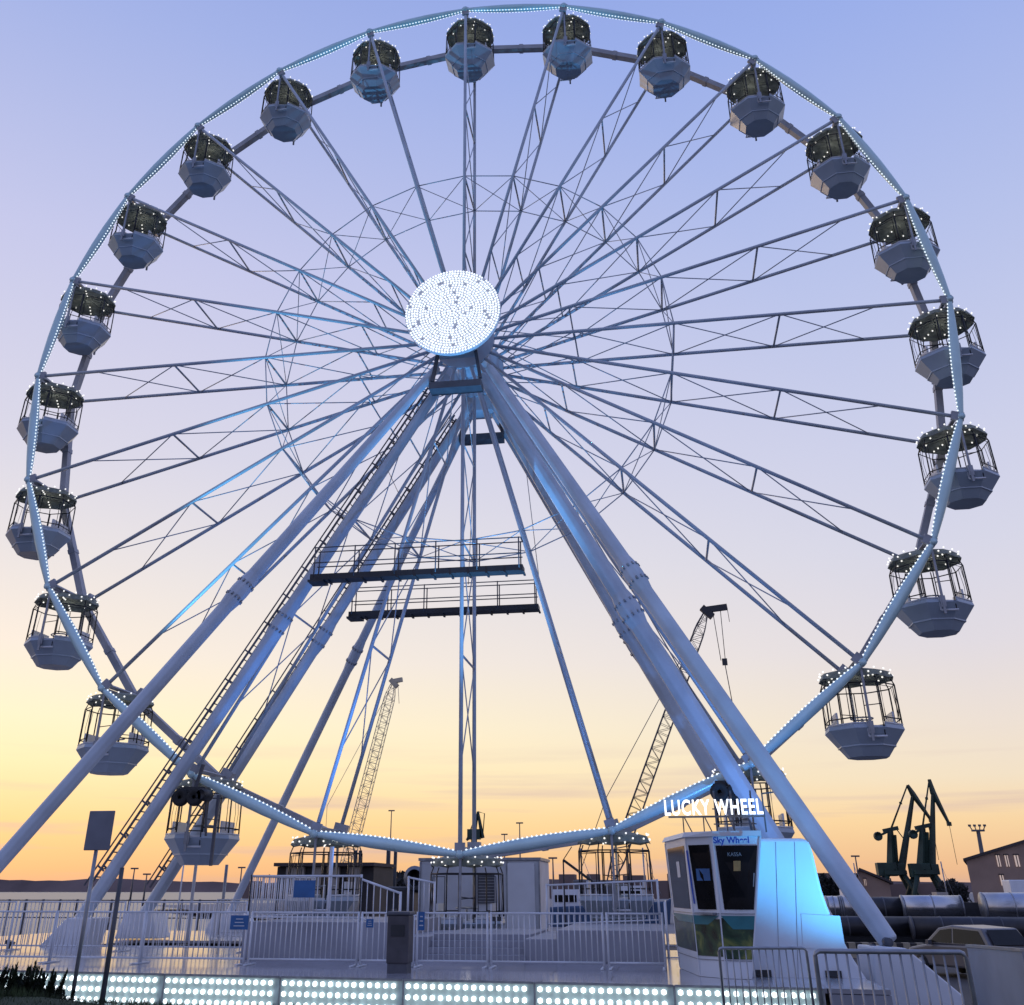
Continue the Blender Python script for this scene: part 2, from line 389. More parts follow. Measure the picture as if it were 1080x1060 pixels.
# ring brace between this spoke and the next
br = MB()
for Y in (YF, YR): br.tube([ln(0,Y,6.75), ln(1,Y,6.75)], .02, 5)
br.tube([ln(0,YF,6.75), ln(1,YR,6.75)], .015, 5); br.tube([ln(0,YR,6.75), ln(1,YF,6.75)], .015, 5)
protos.append(wchild(br, 'ring_brace', 'lace'))
for pr_ in protos:
    pr_.rotation_euler = (0, PH, 0)
    for k in range(1, NS):
        c = copy_tree(pr_, wheel); c.rotation_euler = (0, k*math.pi/12+PH, 0)
# hub
hb = MB(); hb.lathe([(.42,-2.75),(.42,3.0)], (0,0,0), 'Y', 28)
for y in (-YM+.03, YM-.03): hb.lathe([(.6,y-.1),(1.02,y-.06),(1.02,y+.06),(.6,y+.1)], (0,0,0), 'Y', 48, False)
hb.lathe([(.62,-YM),(.62,YM)], (0,0,0), 'Y', 28)
wchild(hb, 'hub', 'chord')
dk = MB(); dk.lathe([(1.46,-2.75),(1.5,-2.82),(1.5,-2.92),(1.46,-2.94)], (0,0,0), 'Y', 64, False)
for k in range(12):
    t = k*math.pi/6; dk.bar(Vector((.4*math.sin(t),-2.7,.4*math.cos(t))), Vector((1.4*math.sin(t),-2.72,1.4*math.cos(t))), .05, .08)
dko = wchild(dk, 'hub_disc', 'white')
bl = MB(); rnd = random.Random(2)
for i in range(17):
    r = .07 + i*.0865; n = max(5, int(2*math.pi*r/.092))
    for k in range(n):
        t = 2*math.pi*k/n + i*.4
        if rnd.random() < .035: continue
        bl.oct((r*math.sin(t)+rnd.gauss(0,.006), -2.965, r*math.cos(t)), .037)
wchild(bl, 'disc_bulbs', 'rimbulb', dko)['kind'] = 'stuff'

# ================================================================ GONDOLAS
def oc(R, z, n=8):  # octagon, flat side to the front
    return [Vector((R*math.cos(math.pi/8+i*math.pi/4), R*math.sin(math.pi/8+i*math.pi/4), z)) for i in range(n)]
def make_gondola():
    g = thing('gondola', (0,0,0), 'x', 'gondola')
    RB, RT = 1.02, .97
    zr, zs, zb = -1.50, -1.62, -2.25
    # shell: facets 0..7 ; facet 5 (between i=5,6) faces the camera side (-Y), facet 1 faces the rear
    t = MB(); A = oc(RB, zs); Bq = oc(.52, zb); T = oc(.985, zr)
    lo = {5: -1.95, 1: -1.95}
    for i in range(8):
        j = (i+1)%8
        t.add([Bq[i], Bq[j], A[j], A[i]], [(0,1,2,3)])
        if i in lo:
            # doorway: right part of the facet is cut down (front), the upper shell runs only beside it
            m1 = .42; p = T[i].lerp(T[j], m1); q = A[i].lerp(A[j], m1)
            t.add([A[i], q, p, T[i]], [(0,1,2,3)])
        else: t.add([A[i], A[j], T[j], T[i]], [(0,1,2,3)])
    t.add(Bq, [tuple(range(8))[::-1]])
    fl = oc(.74, -1.98); t.add(fl, [tuple(range(8))])
    tub = t.build('shell', 'tub', g)
    so_ = tub.modifiers.new('solid', 'SOLIDIFY'); so_.thickness = .035; so_.offset = -1
    for i in (5, 1):
        s = MB(); j = (i+1)%8; p = T[i].lerp(T[j], .42); q = T[j]
        inn = Vector((0, .02 if i == 5 else -.02, 0))
        zo = -1.83
        s.tube([Vector((p.x,p.y,zo)), Vector((q.x,q.y,zo))], .03, 6); s.bar(Vector((p.x,p.y,zr)), Vector((p.x,p.y,zo)), .04, .04)
        s.build('door_sill', 'white', g)
    # floor line trim
    for half in ((2,3,4,5), (6,7,0,1)):
      tr = MB()
      for i in half:
        j = (i+1)%8
        if i in (5, 1): tr.tube([T[i], T[i].lerp(T[j], .42)], .022, 5)
        else: tr.tube([T[i], T[j]], .022, 5)
      tr.build('rail_trim', 'white', g)
    # dark cage: posts, upper ring, mid frames
    c = MB(); U = oc(.96, -.50); V = oc(.975, zr+.02); Wd = oc(.97, -1.36)
    for i in range(8):
        j = (i+1)%8
        c.tube([V[i], U[i]], .021, 5)
        if i != 5 and i != 1:
            c.tube([U[i], U[j]], .016, 4); c.tube([Wd[i], Wd[j]], .016, 4)
            if i in (4, 6): c.tube([V[i].lerp(V[j], .12)+Vector((0,0,.06)), U[i].lerp(U[j], .12)-Vector((0,0,.07)), U[i].lerp(U[j], .88)-Vector((0,0,.07)), V[i].lerp(V[j], .88)+Vector((0,0,.06))], .014, 4)
        else:
            c.tube([U[i], U[j]], .016, 4)
            for f in (.42, .95):
                b0 = Vector((V[i].lerp(V[j], f).x, V[i].y, -1.82)); c.tube([b0, U[i].lerp(U[j], f)], .014, 4)
            z = -1.2; c.tube([V[i].lerp(V[j],.42)+Vector((0,0,.4)), V[j]+Vector((0,0,.44))], .012, 4)
    # thin curved bars on the side facets
    for i in (3, 7):
        j = (i+1)%8
        for f in (.36, .62):
            b0 = V[i].lerp(V[j], f); u0 = U[i].lerp(U[j], f)
            c.tube([b0, b0.lerp(u0,.5)+Vector((b0.x*.05,b0.y*.05,0)), u0], .007, 4)
    # struts up to the canopy
    for i in range(8): c.tube([U[i], Vector((U[i].x*.93, U[i].y*.93, -.34))], .016, 4)
    c.build('window_frame', 'dark', g)
    # canopy
    k = MB(); n = 16
    E = [Vector((.98*math.cos(math.pi/8+i*math.pi/8) * (1 if i%2 == 0 else .965), .98*math.sin(math.pi/8+i*math.pi/8)*(1 if i%2 == 0 else .965), 0)) for i in range(n)]
    top = [Vector((e.x*.92, e.y*.92, -.16)) for e in E]; mid_ = [Vector((e.x*.35, e.y*.35, -.03)) for e in E]
    bot = [Vector((e.x, e.y, -.30 if i%2 == 0 else -.345)) for i, e in enumerate(E)]; und = [Vector((e.x*.90, e.y*.90, -.27)) for e in E]; ui = [Vector((e.x*.15, e.y*.15, -.20)) for e in E]
    rings = [mid_, top, bot, und, ui]; vs = [p for r in rings for p in r]
    fs = [(q*n+i, (q+1)*n+i, (q+1)*n+(i+1)%n, q*n+(i+1)%n) for q in range(4) for i in range(n)] + [tuple(range(n)), tuple(4*n+i for i in range(n))[::-1]]
    k.add(vs, fs)
    for i in range(0, n, 2): k.tube([und[i], ui[i]], .018, 4)
    can = k.build('canopy', 'canopy', g)
    spots = []
    for i in range(n):
        j = (i+1)%n; e = E[i].lerp(E[j], .5)
        spots.append(Vector((E[i].x*.95, E[i].y*.95, -.12))); spots.append(Vector((e.x*1.0, e.y*1.0, -.235)))
    for i in range(0, n, 2):
        for f in ((.35,.65,.92) if i in (12, 4) else (.75,)): p = ui[i].lerp(und[i], f); spots.append(p + Vector((0,0,-.03)))
    b = MB(); b.ball((0,0,0), .027); b0 = b.build('bulb', 'bulbwarm', can); b0.location = spots[0]
    for p in spots[1:]: c_ = b0.copy(); C.objects.link(c_); c_.parent = can; c_.location = p
    ld = bpy.data.lights.new('canopy_fill', 'POINT'); ld.energy = 2.2; ld.color = (1,.95,.85); ld.shadow_soft_size = .08  # extra point light added to brighten the canopy underside beyond the bulbs
    lo_ = bpy.data.objects.new('canopy_fill', ld); C.objects.link(lo_); lo_.parent = can; lo_.location = (0, 0, -.62)
    # hanger: yoke from the rim pivot down both sides to the shell
    h = MB()
    for sgn in (-1, 1):
        y = sgn*1.02
        h.bar(Vector((0, y*.98, -.12)), Vector((0, y, -1.95)), .06, .05)
        h.box((0, y*.985, -1.62), (.14,.05,.3))
    h.bar(Vector((0,-1.04,-.13)), Vector((0,1.04,-.13)), .09, .07)
    h.bar(Vector((0,-.95,.0)), Vector((0,-.95,-.14)), .10, .07); h.bar(Vector((0,.95,.0)), Vector((0,.95,-.14)), .10, .07)
    h.build('hanger', 'galv', g)
    # seats and hand wheel
    st = MB(); st.lathe([(.93,-1.62),(.93,-1.56),(.62,-1.56),(.62,-1.62)], (0,0,0), 'Z', 16, False, cap=False)
    for x in (-1, 1): st.box((x*.70, 0, -1.36), (.05, .9, .36))
    st.build('seat', 'white', g)
    hw = MB(); hw.tube([(0,0,-1.98),(0,0,-1.28)], .035, 8); hw.lathe([(.28,-1.3),(.30,-1.28),(.28,-1.26),(.25,-1.28),(.28,-1.3)], (0,0,0), 'Z', 20, True, False)
    hw.build('hand_wheel', 'galv', g)
    return g
places = {0:'topmost gondola, bright blue-lit underside, just left of the top centre', 1:'gondola just right of the top centre, first clockwise from the topmost',
 2:'second gondola clockwise from the topmost, seen from below on the upper rim', 3:'third gondola clockwise from the topmost, upper right of the rim',
 4:'fourth gondola clockwise from the topmost, at the upper right', 5:'fifth gondola clockwise from the topmost, crossed by the lit front rim at right',
 6:'gondola level with the hub disc on the right side, rim crossing its middle', 7:'rightmost gondola, farthest out on the right side of the wheel',
 8:'gondola on the lower right, second above the building roof line', 9:'lowest gondola hanging free in the sky on the right, above the portal cranes',
 10:'gondola low on the right, behind the support legs above the ticket booth', 11:'gondola near the ground between the white cabin and the ticket booth',
 12:'lowest gondola of the wheel, in front of the white cabin', 13:'gondola near the ground at left of centre, in front of the dark shed',
 14:'gondola hanging low at left between the two ladder legs', 15:'gondola crossed by the outermost left support leg',
 16:'gondola second above the leg crossing at lower left, wholly against pale sky', 17:'leftmost gondola, farthest out on the left side of the wheel',
 18:'gondola on the left side just above the leftmost one', 19:'gondola at upper left, fifth anticlockwise from the topmost',
 20:'gondola at upper left, fourth anticlockwise from the topmost', 21:'gondola at upper left, third anticlockwise from the topmost',
 22:'gondola at upper left, second anticlockwise from the topmost', 23:'gondola next to the topmost on its left, first anticlockwise'}
g0 = make_gondola()
for k in range(NS):
    g = g0 if k == 0 else copy_tree(g0)
    p = node(k, YM, 14.93); g.location = p; g['label'] = places[k]; g['group'] = 'gondolas hanging round the wheel rim'
    g.rotation_euler = (0, 0, 0)

# ================================================================ SUPPORT FRAME
legs = thing('support_frame', (0, YM, .45), 'eight-legged grey steel support frame holding the ferris wheel, with ladders and walkways', 'support frame')
def leg(topP, footP, w0, w1, w2, ladder=None, base=None):
    t, f = Vector(topP), Vector(footP); d = f-t
    m = MB(); ph = math.pi/8
    m.tube([t, t.lerp(f,.03), t.lerp(f,.47), t.lerp(f,.485), t.lerp(f,.5), t.lerp(f,.515), t.lerp(f,.53), t.lerp(f,.96), f],
           [w0*.9, w0, w1, w1*1.22, w1*1.28, w1*1.22, w1, w2, w2*.9], 8, True, False, ref=Vector((0,1,0)), phase=ph, asp=1.0)
    o = m.build('leg', 'beam', legs, bevel=.03)
    j = MB(); u = d.normalized(); x = u.cross(Vector((0,1,0))).normalized(); y = x.cross(u)
    for s in (.488, .512):
        c = t.lerp(f, s)
        for k in range(12):
            a = k*math.pi/6; q = c+(x*math.cos(a)+y*math.sin(a))*w1*1.20
            j.tube([q-u*.04, q+u*.04], .028, 6)
    j.build('flange_bolts', 'galv', o)
    if ladder:
        l = MB(); off = Vector(ladder)
        for e in (-.16, .16):
            l.bar(t.lerp(f,.04)+off+Vector((0,e,0)), t.lerp(f,.955)+off+Vector((0,e,0)), .045, .045)
            l.bar(t.lerp(f,.04)+off*1.55+Vector((0,e,0)), t.lerp(f,.955)+off*1.55+Vector((0,e,0)), .03, .03)
        n = 70
        for i in range(n):
            c = t.lerp(f, .05+.9*i/n)+off
            l.tube([c-Vector((0,.16,0)), c+Vector((0,.16,0))], .016, 4)
            if i % 4 == 0: l.bar(c-off*.4+Vector((0,.16,0)), c+off*.55+Vector((0,.16,0)), .04, .04); l.bar(c-off*.4-Vector((0,.16,0)), c+off*.55-Vector((0,.16,0)), .04, .04)
        l.build('ladder', 'darkgrey', o)
    return o
YOF, YIF = 1.08-7.836, 1.08-1.795; YOR, YIR = 1.08+7.836, 1.08+1.795
TF, TI = -1.04, -.74
leg(at(461,388,TF), at(-67,985,YOF), .15, .19, .17)
leg(at(472,396,TI), at(81,975,YIF), .15, .195, .185, ladder=(-.20,0,.135))
leg(at(498,425,1.08+1.82), at(148,971,YIR), .14, .18, .18, ladder=(-.20,0,.135))
leg(at(503,425,3.2), at(241,966,YOR), .12, .15, .14)
leg(at(516,388,TF), at(938,994,YOF), .16, .20, .20)
leg(at(508,396,TI), at(875,979,YIF), .18, .26, .25)
leg(at(521,425,1.08+1.82), at(844,972,YIR), .18, .26, .25)
leg(at(514,425,3.2), at(838,968,YOR), .12, .15, .14)
# bearing blocks and the cross heads under the hub
m = MB(); m.box((-.0,-1.25,16.75), (1.25,.75,.8)); m.box((0,-1.35,17.35), (.95,.6,.9)); m.build('bearing_block', 'beam', legs, bevel=.05)
m = MB(); m.box((0,3.35,16.75), (1.25,.75,.8)); m.box((0,3.4,17.35), (.95,.6,.9)); m.build('bearing_block', 'beam', legs, bevel=.05)
m = MB(); m.bx(-.76,.83,-1.55,-1.05,15.04,15.26)
for x in (-.7,.78): m.bar((x,-1.3,15.4),(x*.8,-1.25,16.4), .1,.1)
m.build('service_platform', 'darkgrey', legs)
m = MB(); m.bx(-.74,.80,3.25,3.7,15.38,15.62)
for x in (-.7,.78): m.bar((x,3.4,15.6),(x*.8,3.4,16.4), .1,.1)
m.build('service_platform', 'darkgrey', legs)
def walkway(x0, x1, y, z, zs):
    m = MB(); m.bx(x0, x1, y-.22, y+.22, z-.06, z+.10); m.bx(x0-.05,x0+.4,y-.26,y+.26,z-.12,z-.062)
    for i in range(13): xx = x0+(x1-x0)*i/12; m.bx(xx-.03, xx+.03, y-.24, y+.24, z-.10, z-.062)
    o = m.build('walkway', 'dark', legs)
    r = MB()
    for s in (-.21, .21):
        for h in (.42, .86): r.tube([(x0+.05,y+s,z+h),(x1-.05,y+s,z+h)], .018, 5)
        n = 5
        for i in range(n+1): xx = x0+.1+(x1-x0-.2)*i/n; r.tube([(xx,y+s,z),(xx,y+s,z+.88)], .02, 5)
    r.tube([(x1-.04,y-.21,z+.86),(x1-.04,y+.21,z+.86)], .02, 5)
    r.build('railing', 'darkgrey', o)
walkway(-4.02, 1.98, -1.3, 9.42, .9); walkway(-4.28, 1.87, 3.4, 9.53, .9)
# thin stay cables
m = MB()
for (a, b) in (((-2.4,-.8,13.4),(-2.6,3.2,13.2)),((2.4,-.8,13.4),(2.6,3.2,13.2)),((1.5,3.3,15.0),(1.9,3.4,10.4)),((-.2,3.3,15.0),(-.4,3.4,10.4))): m.tube([a,b], .012, 4)
m.build('stay_cable', 'galv', legs)
# outrigger beams at the feet
def wedge(poly, vec, mname='white'):
    m = MB(); m.prism(poly, vec); return m.build('outrigger', mname, legs, bevel=.03)
Yq = YOF
f = at(938, 994, YOF)
wedge([at(921,998,-7.4), at(956,1000,-7.4), at(1016,1050,-7.4), at(1016,1068,-7.4), at(925,1068,-7.4)], (-.15,.75,0))
wedge([at(-95,985,-7.2), at(-55,985,-7.2), at(-30,1012,-7.2), at(-130,1012,-7.2)], (0,.7,0))
wedge([at(70,968,-1.3), at(98,968,-1.3), at(86,1003,-1.3), at(36,1003,-1.3)], (0,.9,0))
wedge([at(132,962,2.5), at(160,962,2.5), at(165,990,2.5), at(120,990,2.5)], (0,.9,0))
wedge([at(225,962,8.5), at(255,962,8.5), at(262,984,8.5), at(215,984,8.5)], (0,.9,0))
m = MB()
for u, v in ((938, 994),(922,1001)): p = at(u, v, YOF-.42); m.tube([p, p+Vector((0,.35,0))], .07, 10)
m.build('foot_pin', 'darkgrey', legs)

# drive units on the rim (motor, tyres)
def drive(px, py, Y, label):
    p = at(px, py, Y); d = thing('drive_unit', p, label, 'drive motor', 'drive units of the wheel')
    m = MB(); m.lathe([(.12,-.3),(.15,-.26),(.15,.22),(.1,.3)], p+Vector((.3,0,-.02)), 'Y', 18); m.box(p+Vector((0,0,.12)), (.7,.3,.12)); m.build('motor', 'dark', d)
    for s in (-.28, .12):
        t = MB(); t.lathe([(.05,-.07),(.10,-.08),(.12,-.10),(.20,-.1),(.22,-.05),(.22,.05),(.20,.1),(.05,.09)], p+Vector((s,-.2,-.08)), 'Y', 22); t.build('tyre', 'tyre', d)
    m = MB(); m.bar(p+Vector((0,0,.1)), p+Vector((.15,0,.75)), .08,.08); m.bar(p+Vector((.3,.1,-.1)), p+Vector((.42,.1,-1.0)), .05,.05); m.bar(p+Vector((.6,.2,0)), p+Vector((.6,.2,-1.7)), .07,.07); m.build('bracket', 'darkgrey', d)
drive(205, 838, -.55, 'black drive motor with tyres against the rim beside the lower left ladder leg')
drive(770, 832, -.55, 'black drive motor behind the glowing roof lettering of the ticket booth')

# ================================================================ PLATFORM
DZ = .45
plat = thing('ride_platform', (0, 0, -.3), 'pale metal ride platform deck under the ferris wheel, with grey boarding ramps', 'platform')
m = MB()
def edgeY(x): return -9.55-.10*x
front = [(-15, edgeY(-15)), (8.2, edgeY(8.2)), (8.2, -.35), (-15, -.35)]
m.prism([(x, y, DZ-.06) for x, y in front], (0,0,.06))
m.bx(-15, 9.5, 2.5, 9.6, DZ-.06, DZ); m.bx(-15,-9.5,-.35,2.5,DZ-.06,DZ)
m.build('deck', 'deck', plat)
m = MB()
for x in range(-14, 9, 2): m.bx(x, x+.12, edgeY(x)+.25, 9.4, -.8, DZ-.065)
m.build('deck_frame', 'darkgrey', plat)
m = MB(); m.prism([(7.36, edgeY(7.36)-.02, -.5), (8.2, edgeY(8.2)-.02, -.5), (8.2, edgeY(8.2)-.02, DZ-.07), (7.36, edgeY(7.36)-.02, DZ-.07)], (0,.04,0)); m.bx(8.16,8.2,edgeY(8.2)+.03,-.4,-.5,DZ-.07); m.build('side_skirt', 'deckside', plat)
# boarding ramps (grey panelled)
m = MB(); m.bx(-3.55, -.30, -5.2, -.6, DZ+.004, 1.12); m.bx(-.30,.3,-4.9,-1.2,DZ+.004,.86); m.build('boarding_ramp', 'deckside', plat, bevel=.01)
m = MB(); m.bx(2.95, 5.02, -5.2, -.6, DZ+.004, 1.0); m.bx(2.3, 2.95, -5.1, -.6, DZ+.004, .84); m.build('boarding_ramp', 'deckside', plat, bevel=.01)
m = MB()
for i in range(4): m.bx(.3, 2.3, -5.2+.3*i, -4.9+.3*i, DZ+.004+.11*i, DZ+.11*(i+1))
m.bx(.3, 2.3, -4.0, -.6, DZ+.35, .88); m.build('step', 'deckside', plat)
def railing(pts, h, name='railing', mt='fence', n_per=.13, mids=(.08,)):
    m = MB()
    for a, b in zip(pts, pts[1:]):
        a, b = Vector(a), Vector(b); U = Vector((0,0,h))
        m.tube([a+U, b+U], .024, 6)
        for q in mids: m.tube([a+Vector((0,0,q)), b+Vector((0,0,q))], .018, 5)
        n = max(1, int((b-a).length/n_per))
        for i in range(n+1): c = a.lerp(b, i/n); m.tube([c+Vector((0,0,mids[0])), c+U], .011, 4)
        for c in (a, b): m.tube([c, c+Vector((0,0,h+.03))], .028, 6)
    return m.build(name, mt, plat)
railing([(-3.5,-5.1,1.12),(-1.1,-5.1,1.12)], .84)
railing([(-1.1,-5.1,1.12),(-.25,-5.1,.86)], .78); railing([(-1.0,-1.2,1.12),(-.35,-1.2,1.0)], .85)
railing([(2.3,-.7,.9),(4.95,-.7,1.0)], .9); 
railing([(-3.5,-5.1,1.12),(-3.5,-.8,1.12)], .84)
m = MB(); m.box((-2.3,-5.16,1.72), (.46,.02,.32)); o = m.build('notice_plate', 'blue', plat)

# LED fascia panels along the front edge
import itertools
xs_ = []; x = 7.55
nth = ['rightmost, next to the ticket booth corner','second from the right','third from the right','fourth from the right','fifth from the right','sixth from the right','seventh from right','eighth from right','leftmost, behind the shrub']
pw = 2.12; i = 0
def make_led():
    t = thing('light_panel', (0,0,0), 'x', 'light panel')
    m = MB(); m.bx(0, pw-.03, 0, .05, -.74, 0); m.build('backing', 'ledback', t)
    f = MB(); f.bx(0, pw-.03, -.02, -.001, -.02, .012); f.bx(pw-.026, pw-.002, .0, .05, -.74, .0); f.build('frame', 'galv', t)
    b = MB(); b.ball((0,0,0), .043); b0 = b.build('bulb', 'bulb', t); b0.location = (.075, -.035, -.085)
    for r in range(4):
        for c in range(15):
            if r+c: q = b0.copy(); C.objects.link(q); q.parent = t; q.location = (.075+c*.134, -.035, -.085-r*.148)
    return t
lp = make_led(); ang = math.atan(-.10)
for i in range(9):
    t = lp if i == 0 else copy_tree(lp)
    x = 7.30 - (i+1)*pw*math.cos(ang)
    t.location = (x, edgeY(x)-.06, DZ-.0); t.rotation_euler = (0,0,ang)
    t['label'] = 'panel of white LED bulbs on the platform front, '+nth[i]; t['group'] = 'LED panels along the platform edge'

# fence panels
def fence_panel(a, b, h, label, cat='fence panel', sp=.10, group='white barred fence panels round the platform', mt='fence', plate=None, r=.011, curved=False):
    a, b = Vector(a), Vector(b); t = thing('fence_panel', a.lerp(b,.5), label, cat, group)
    U = Vector((0,0,1)); m = MB()
    for q in (.10, h): m.tube([a+U*q, b+U*q], .019, 6)
    for c in (a, b): m.tube([c, c+U*(h+.02)], .022, 6)
    d = (b-a).normalized(); nrm = Vector((-d.y, d.x, 0))
    for c in (a+d*.03, b-d*.03): m.bar(c-nrm*.28+U*.015, c+nrm*.28+U*.015, .05, .02)
    m.build('frame', mt, t)
    n = int((b-a).length/sp); k = MB()
    for i in range(1, n): c = a.lerp(b, i/n); k.tube([c+U*.10, c+U*h], r, 4)
    k.build('bars', mt, t)
    if plate:
        p = MB(); c = a.lerp(b, plate[0])+U*plate[1]-nrm*.03; p.box(c, (plate[2], .012, plate[3]), rz=math.atan2(d.y, d.x)); p.build('sign_plate', 'blue', t)
        q = MB()
        for j in range(3): q.box(c-nrm*.008+Vector((0,0,(j-1)*plate[3]*.24)), (plate[2]*(.6-.1*j), .004, plate[3]*.06), rz=math.atan2(d.y,d.x))
        q.build('sign_lines', 'paper', t)
def xa(u, Y=-6.8): return at(u, 990, Y).x
FH = .87
fp = [(-52,55,-6.9,'leftmost panel of the front fence, running out of frame',None),(57,150,-6.9,'front fence panel behind the dark thin post',None),
 (152,259,-6.85,'front fence panel carrying a blue plate, left of the boarding ramp',(.93,.70,.36,.24)),
 (264,377,-6.9,'front fence panel before the left boarding ramp',None),(381,436,-6.95,'short fence panel behind the waste bin',(.16,.70,.14,.14)),
 (440,514,-6.9,'front fence panel before the white cabin, small blue plate at its left end',(.06,.74,.12,.30)),(518,636,-6.9,'front fence panel right of the white cabin centre',None),(641,700,-6.9,'rightmost panel of the front fence, ending at the ticket booth',None)]
for u0, u1, Y, lab, pl in fp: fence_panel((xa(u0,Y),Y,DZ),(xa(u1,Y),Y,DZ), FH, lab, plate=pl)
for i, (x0, x1, Y, lab) in enumerate(((-13.5,-10.2,-2.9,'second-row fence panel farthest left, behind the front fence'),(-10.1,-7.4,-2.9,'second-row fence panel beside the lower left leg foot'),(-7.3,-4.4,-2.9,'second-row fence panel between left leg foot and boarding ramp'))):
    fence_panel((x0,Y,DZ),(x1,Y,DZ), 1.0, 'white '+lab, group='white barred fence panels behind the first row')
fence_panel((-7.6,3.0,DZ),(-3.8,3.0,DZ), 1.0, 'white fence panel behind the wheel, left of the white cabin', group='white barred fence panels behind the first row')
fence_panel((5.1,-3.5,DZ),(5.1,1.5,DZ), 1.0, 'white fence panel running back beside the ticket booth', group='white barred fence panels behind the first row')

# waste bin
b = atz(421, 1028, DZ); b = at(421,1024,-8.3); bi = thing('waste_bin', (b.x, b.y, DZ), 'brown grey waste bin in the gap of the front fence', 'bin')
m = MB(); m.bx(b.x-.19, b.x+.19, b.y-.2, b.y+.2, DZ+.14, DZ+.86); m.build('body', 'binmat', bi, bevel=.02)
m = MB(); m.bx(b.x-.17, b.x+.17, b.y-.18, b.y+.18, DZ, DZ+.14); m.build('base', 'darkgrey', bi)
m = MB(); m.bx(b.x-.21, b.x+.21, b.y-.22, b.y+.22, DZ+.862, DZ+.92); m.build('lid', 'darkgrey', bi, bevel=.02)
m = MB(); m.bx(b.x-.12, b.x+.12, b.y-.212, b.y-.203, DZ+.55, DZ+.72); m.build('opening', 'dark', bi)

# white cabin behind the wheel
cb = thing('machine_cabin', (-.1, 6, DZ), 'low white machine cabin standing behind the lowest gondola', 'cabin')
m = MB(); m.bx(-2.12, 1.5, 5, 7.6, DZ+.0, 2.47); m.build('wall', 'container', cb, bevel=.02)
m = MB(); m.bx(-2.16, 1.54, 4.96, 7.64, 2.472, 2.55); m.build('roof', 'galv', cb)
m = MB(); m.bx(.55, 1.35, 4.95, 4.997, DZ+.1, 2.40); m.build('door', 'white', cb)
m = MB(); m.bx(-.35, .15, 4.95, 4.997, 1.35, 2.1)
m.build('window', 'darkgrey', cb); m = MB(); 
for i in range(9): m.bx(-.36, .16, 4.93, 4.948, 1.38+i*.08, 1.40+i*.08)
m.build('vent_grille', 'galv', cb)
m = MB()
for x in (-2.12, -.45, .5, 1.46): m.bx(x, x+.05, 4.955, 4.997, DZ, 2.46)
m.build('corner_trim', 'galv', cb)

# ================================================================ TICKET BOOTH
bt = thing('ticket_booth', (6.2, -7.6, DZ), 'white ticket booth with dark windows and blue lettering beneath the glowing roof sign', 'booth')
P0 = (5.22,-6.4); P1 = (5.72,-8.55); P2 = (5.98,-8.72); P3 = (6.86,-8.8); P4 = (6.86,-6.4)
def P(u, v, z): return Vector((u, v, z))
def wallface(p, q, z0, z1, pu=None, qu=None): return [P(*p, z0), P(*q, z0), P(*(qu or q), z1), P(*(pu or p), z1)]
L3, L3u = (6.42,-8.8), (6.80,-8.8)
foot = [(5.30,-6.4),(5.60,-8.3),(6.0,-8.72),(6.40,-8.8),(6.40,-6.4)]
topc = [(5.20,-6.4),(5.55,-8.45),(6.0,-8.78),(6.80,-8.86),(6.80,-6.4)]
def loft(m, lo, z0, hi, z1, cap=True):
    n = len(lo); vs = [Vector((*p, z0)) for p in lo]+[Vector((*p, z1)) for p in hi]
    fs = [(i, (i+1)%n, (i+1)%n+n, i+n) for i in range(n)]
    if cap: fs += [tuple(range(n))[::-1], tuple(range(n, 2*n))]
    m.add(vs, fs); return m
def lerp2(a, b, t): return [(p[0]*(1-t)+q[0]*t, p[1]*(1-t)+q[1]*t) for p, q in zip(a, b)]
def zt(z): return (z-DZ)/(2.5-DZ)
lo = loft(MB(), lerp2(foot, topc, zt(DZ)), DZ+.004, lerp2(foot, topc, zt(2.5)), 2.5); wl = lo.build('wall', 'panelwhite', bt)
m = MB(); loft(m, [(x*1.0+(-.05 if i < 2 else .0), y-.04) for i, (x, y) in enumerate(topc)], 2.502, [(x, y-.05) for x, y in topc], 2.58); m.build('roof', 'white', bt)
def facet(i, s0, s1, z0, z1, s0u=None, s1u=None, off=.006):
    """quad lying on booth facet i between fractions s and heights z"""
    def pt(s, z):
        r = lerp2(foot, topc, zt(z)); a, b = r[i], r[i+1]; d = Vector((b[0]-a[0], b[1]-a[1], 0)); n = Vector((d.y, -d.x, 0)).normalized()
        return Vector((a[0]+d.x*s, a[1]+d.y*s, z)) + n*off*(-1 if n.y > .3 or (i == 0 and n.x > 0) else 1)
    return [pt(s0, z0), pt(s1, z0), pt(s1u if s1u is not None else s1, z1), pt(s0u if s0u is not None else s0, z1)]
def fq(name, mt, i, s0, s1, z0, z1, s0u=None, s1u=None, off=.006, parent=None):
    m = MB(); q = facet(i, s0, s1, z0, z1, s0u, s1u, off); c = facet(i, s0, s1, z0, z1, s0u, s1u, off-.004)
    m.add(q+c, [(0,1,2,3),(7,6,5,4),(0,4,5,1),(1,5,6,2),(2,6,7,3),(3,7,4,0)]); return m.build(name, mt, parent or bt)
fq('window', 'glass', 0, .10, .92, 1.42, 2.38)
fq('window', 'glass', 1, .22, .90, 1.42, 2.38, .1, .86)
dr = fq('window', 'glass', 2, .14, .93, 1.42, 2.36, .05, .93)
fq('notice', 'paper', 0, .50, .64, 1.9, 2.15, off=.011); fq('notice', 'blue', 1, .3, .8, 1.84, 2.02, off=.011)
for k in range(3):
    s0 = (.06,.18,.06)[k]; 
fq('mural', 'mural', 0, .02, .98, .80, 1.28); fq('mural', 'mural', 1, .02, .98, .75, 1.28); fq('mural', 'mural', 2, .02, .96, .72, 1.30)
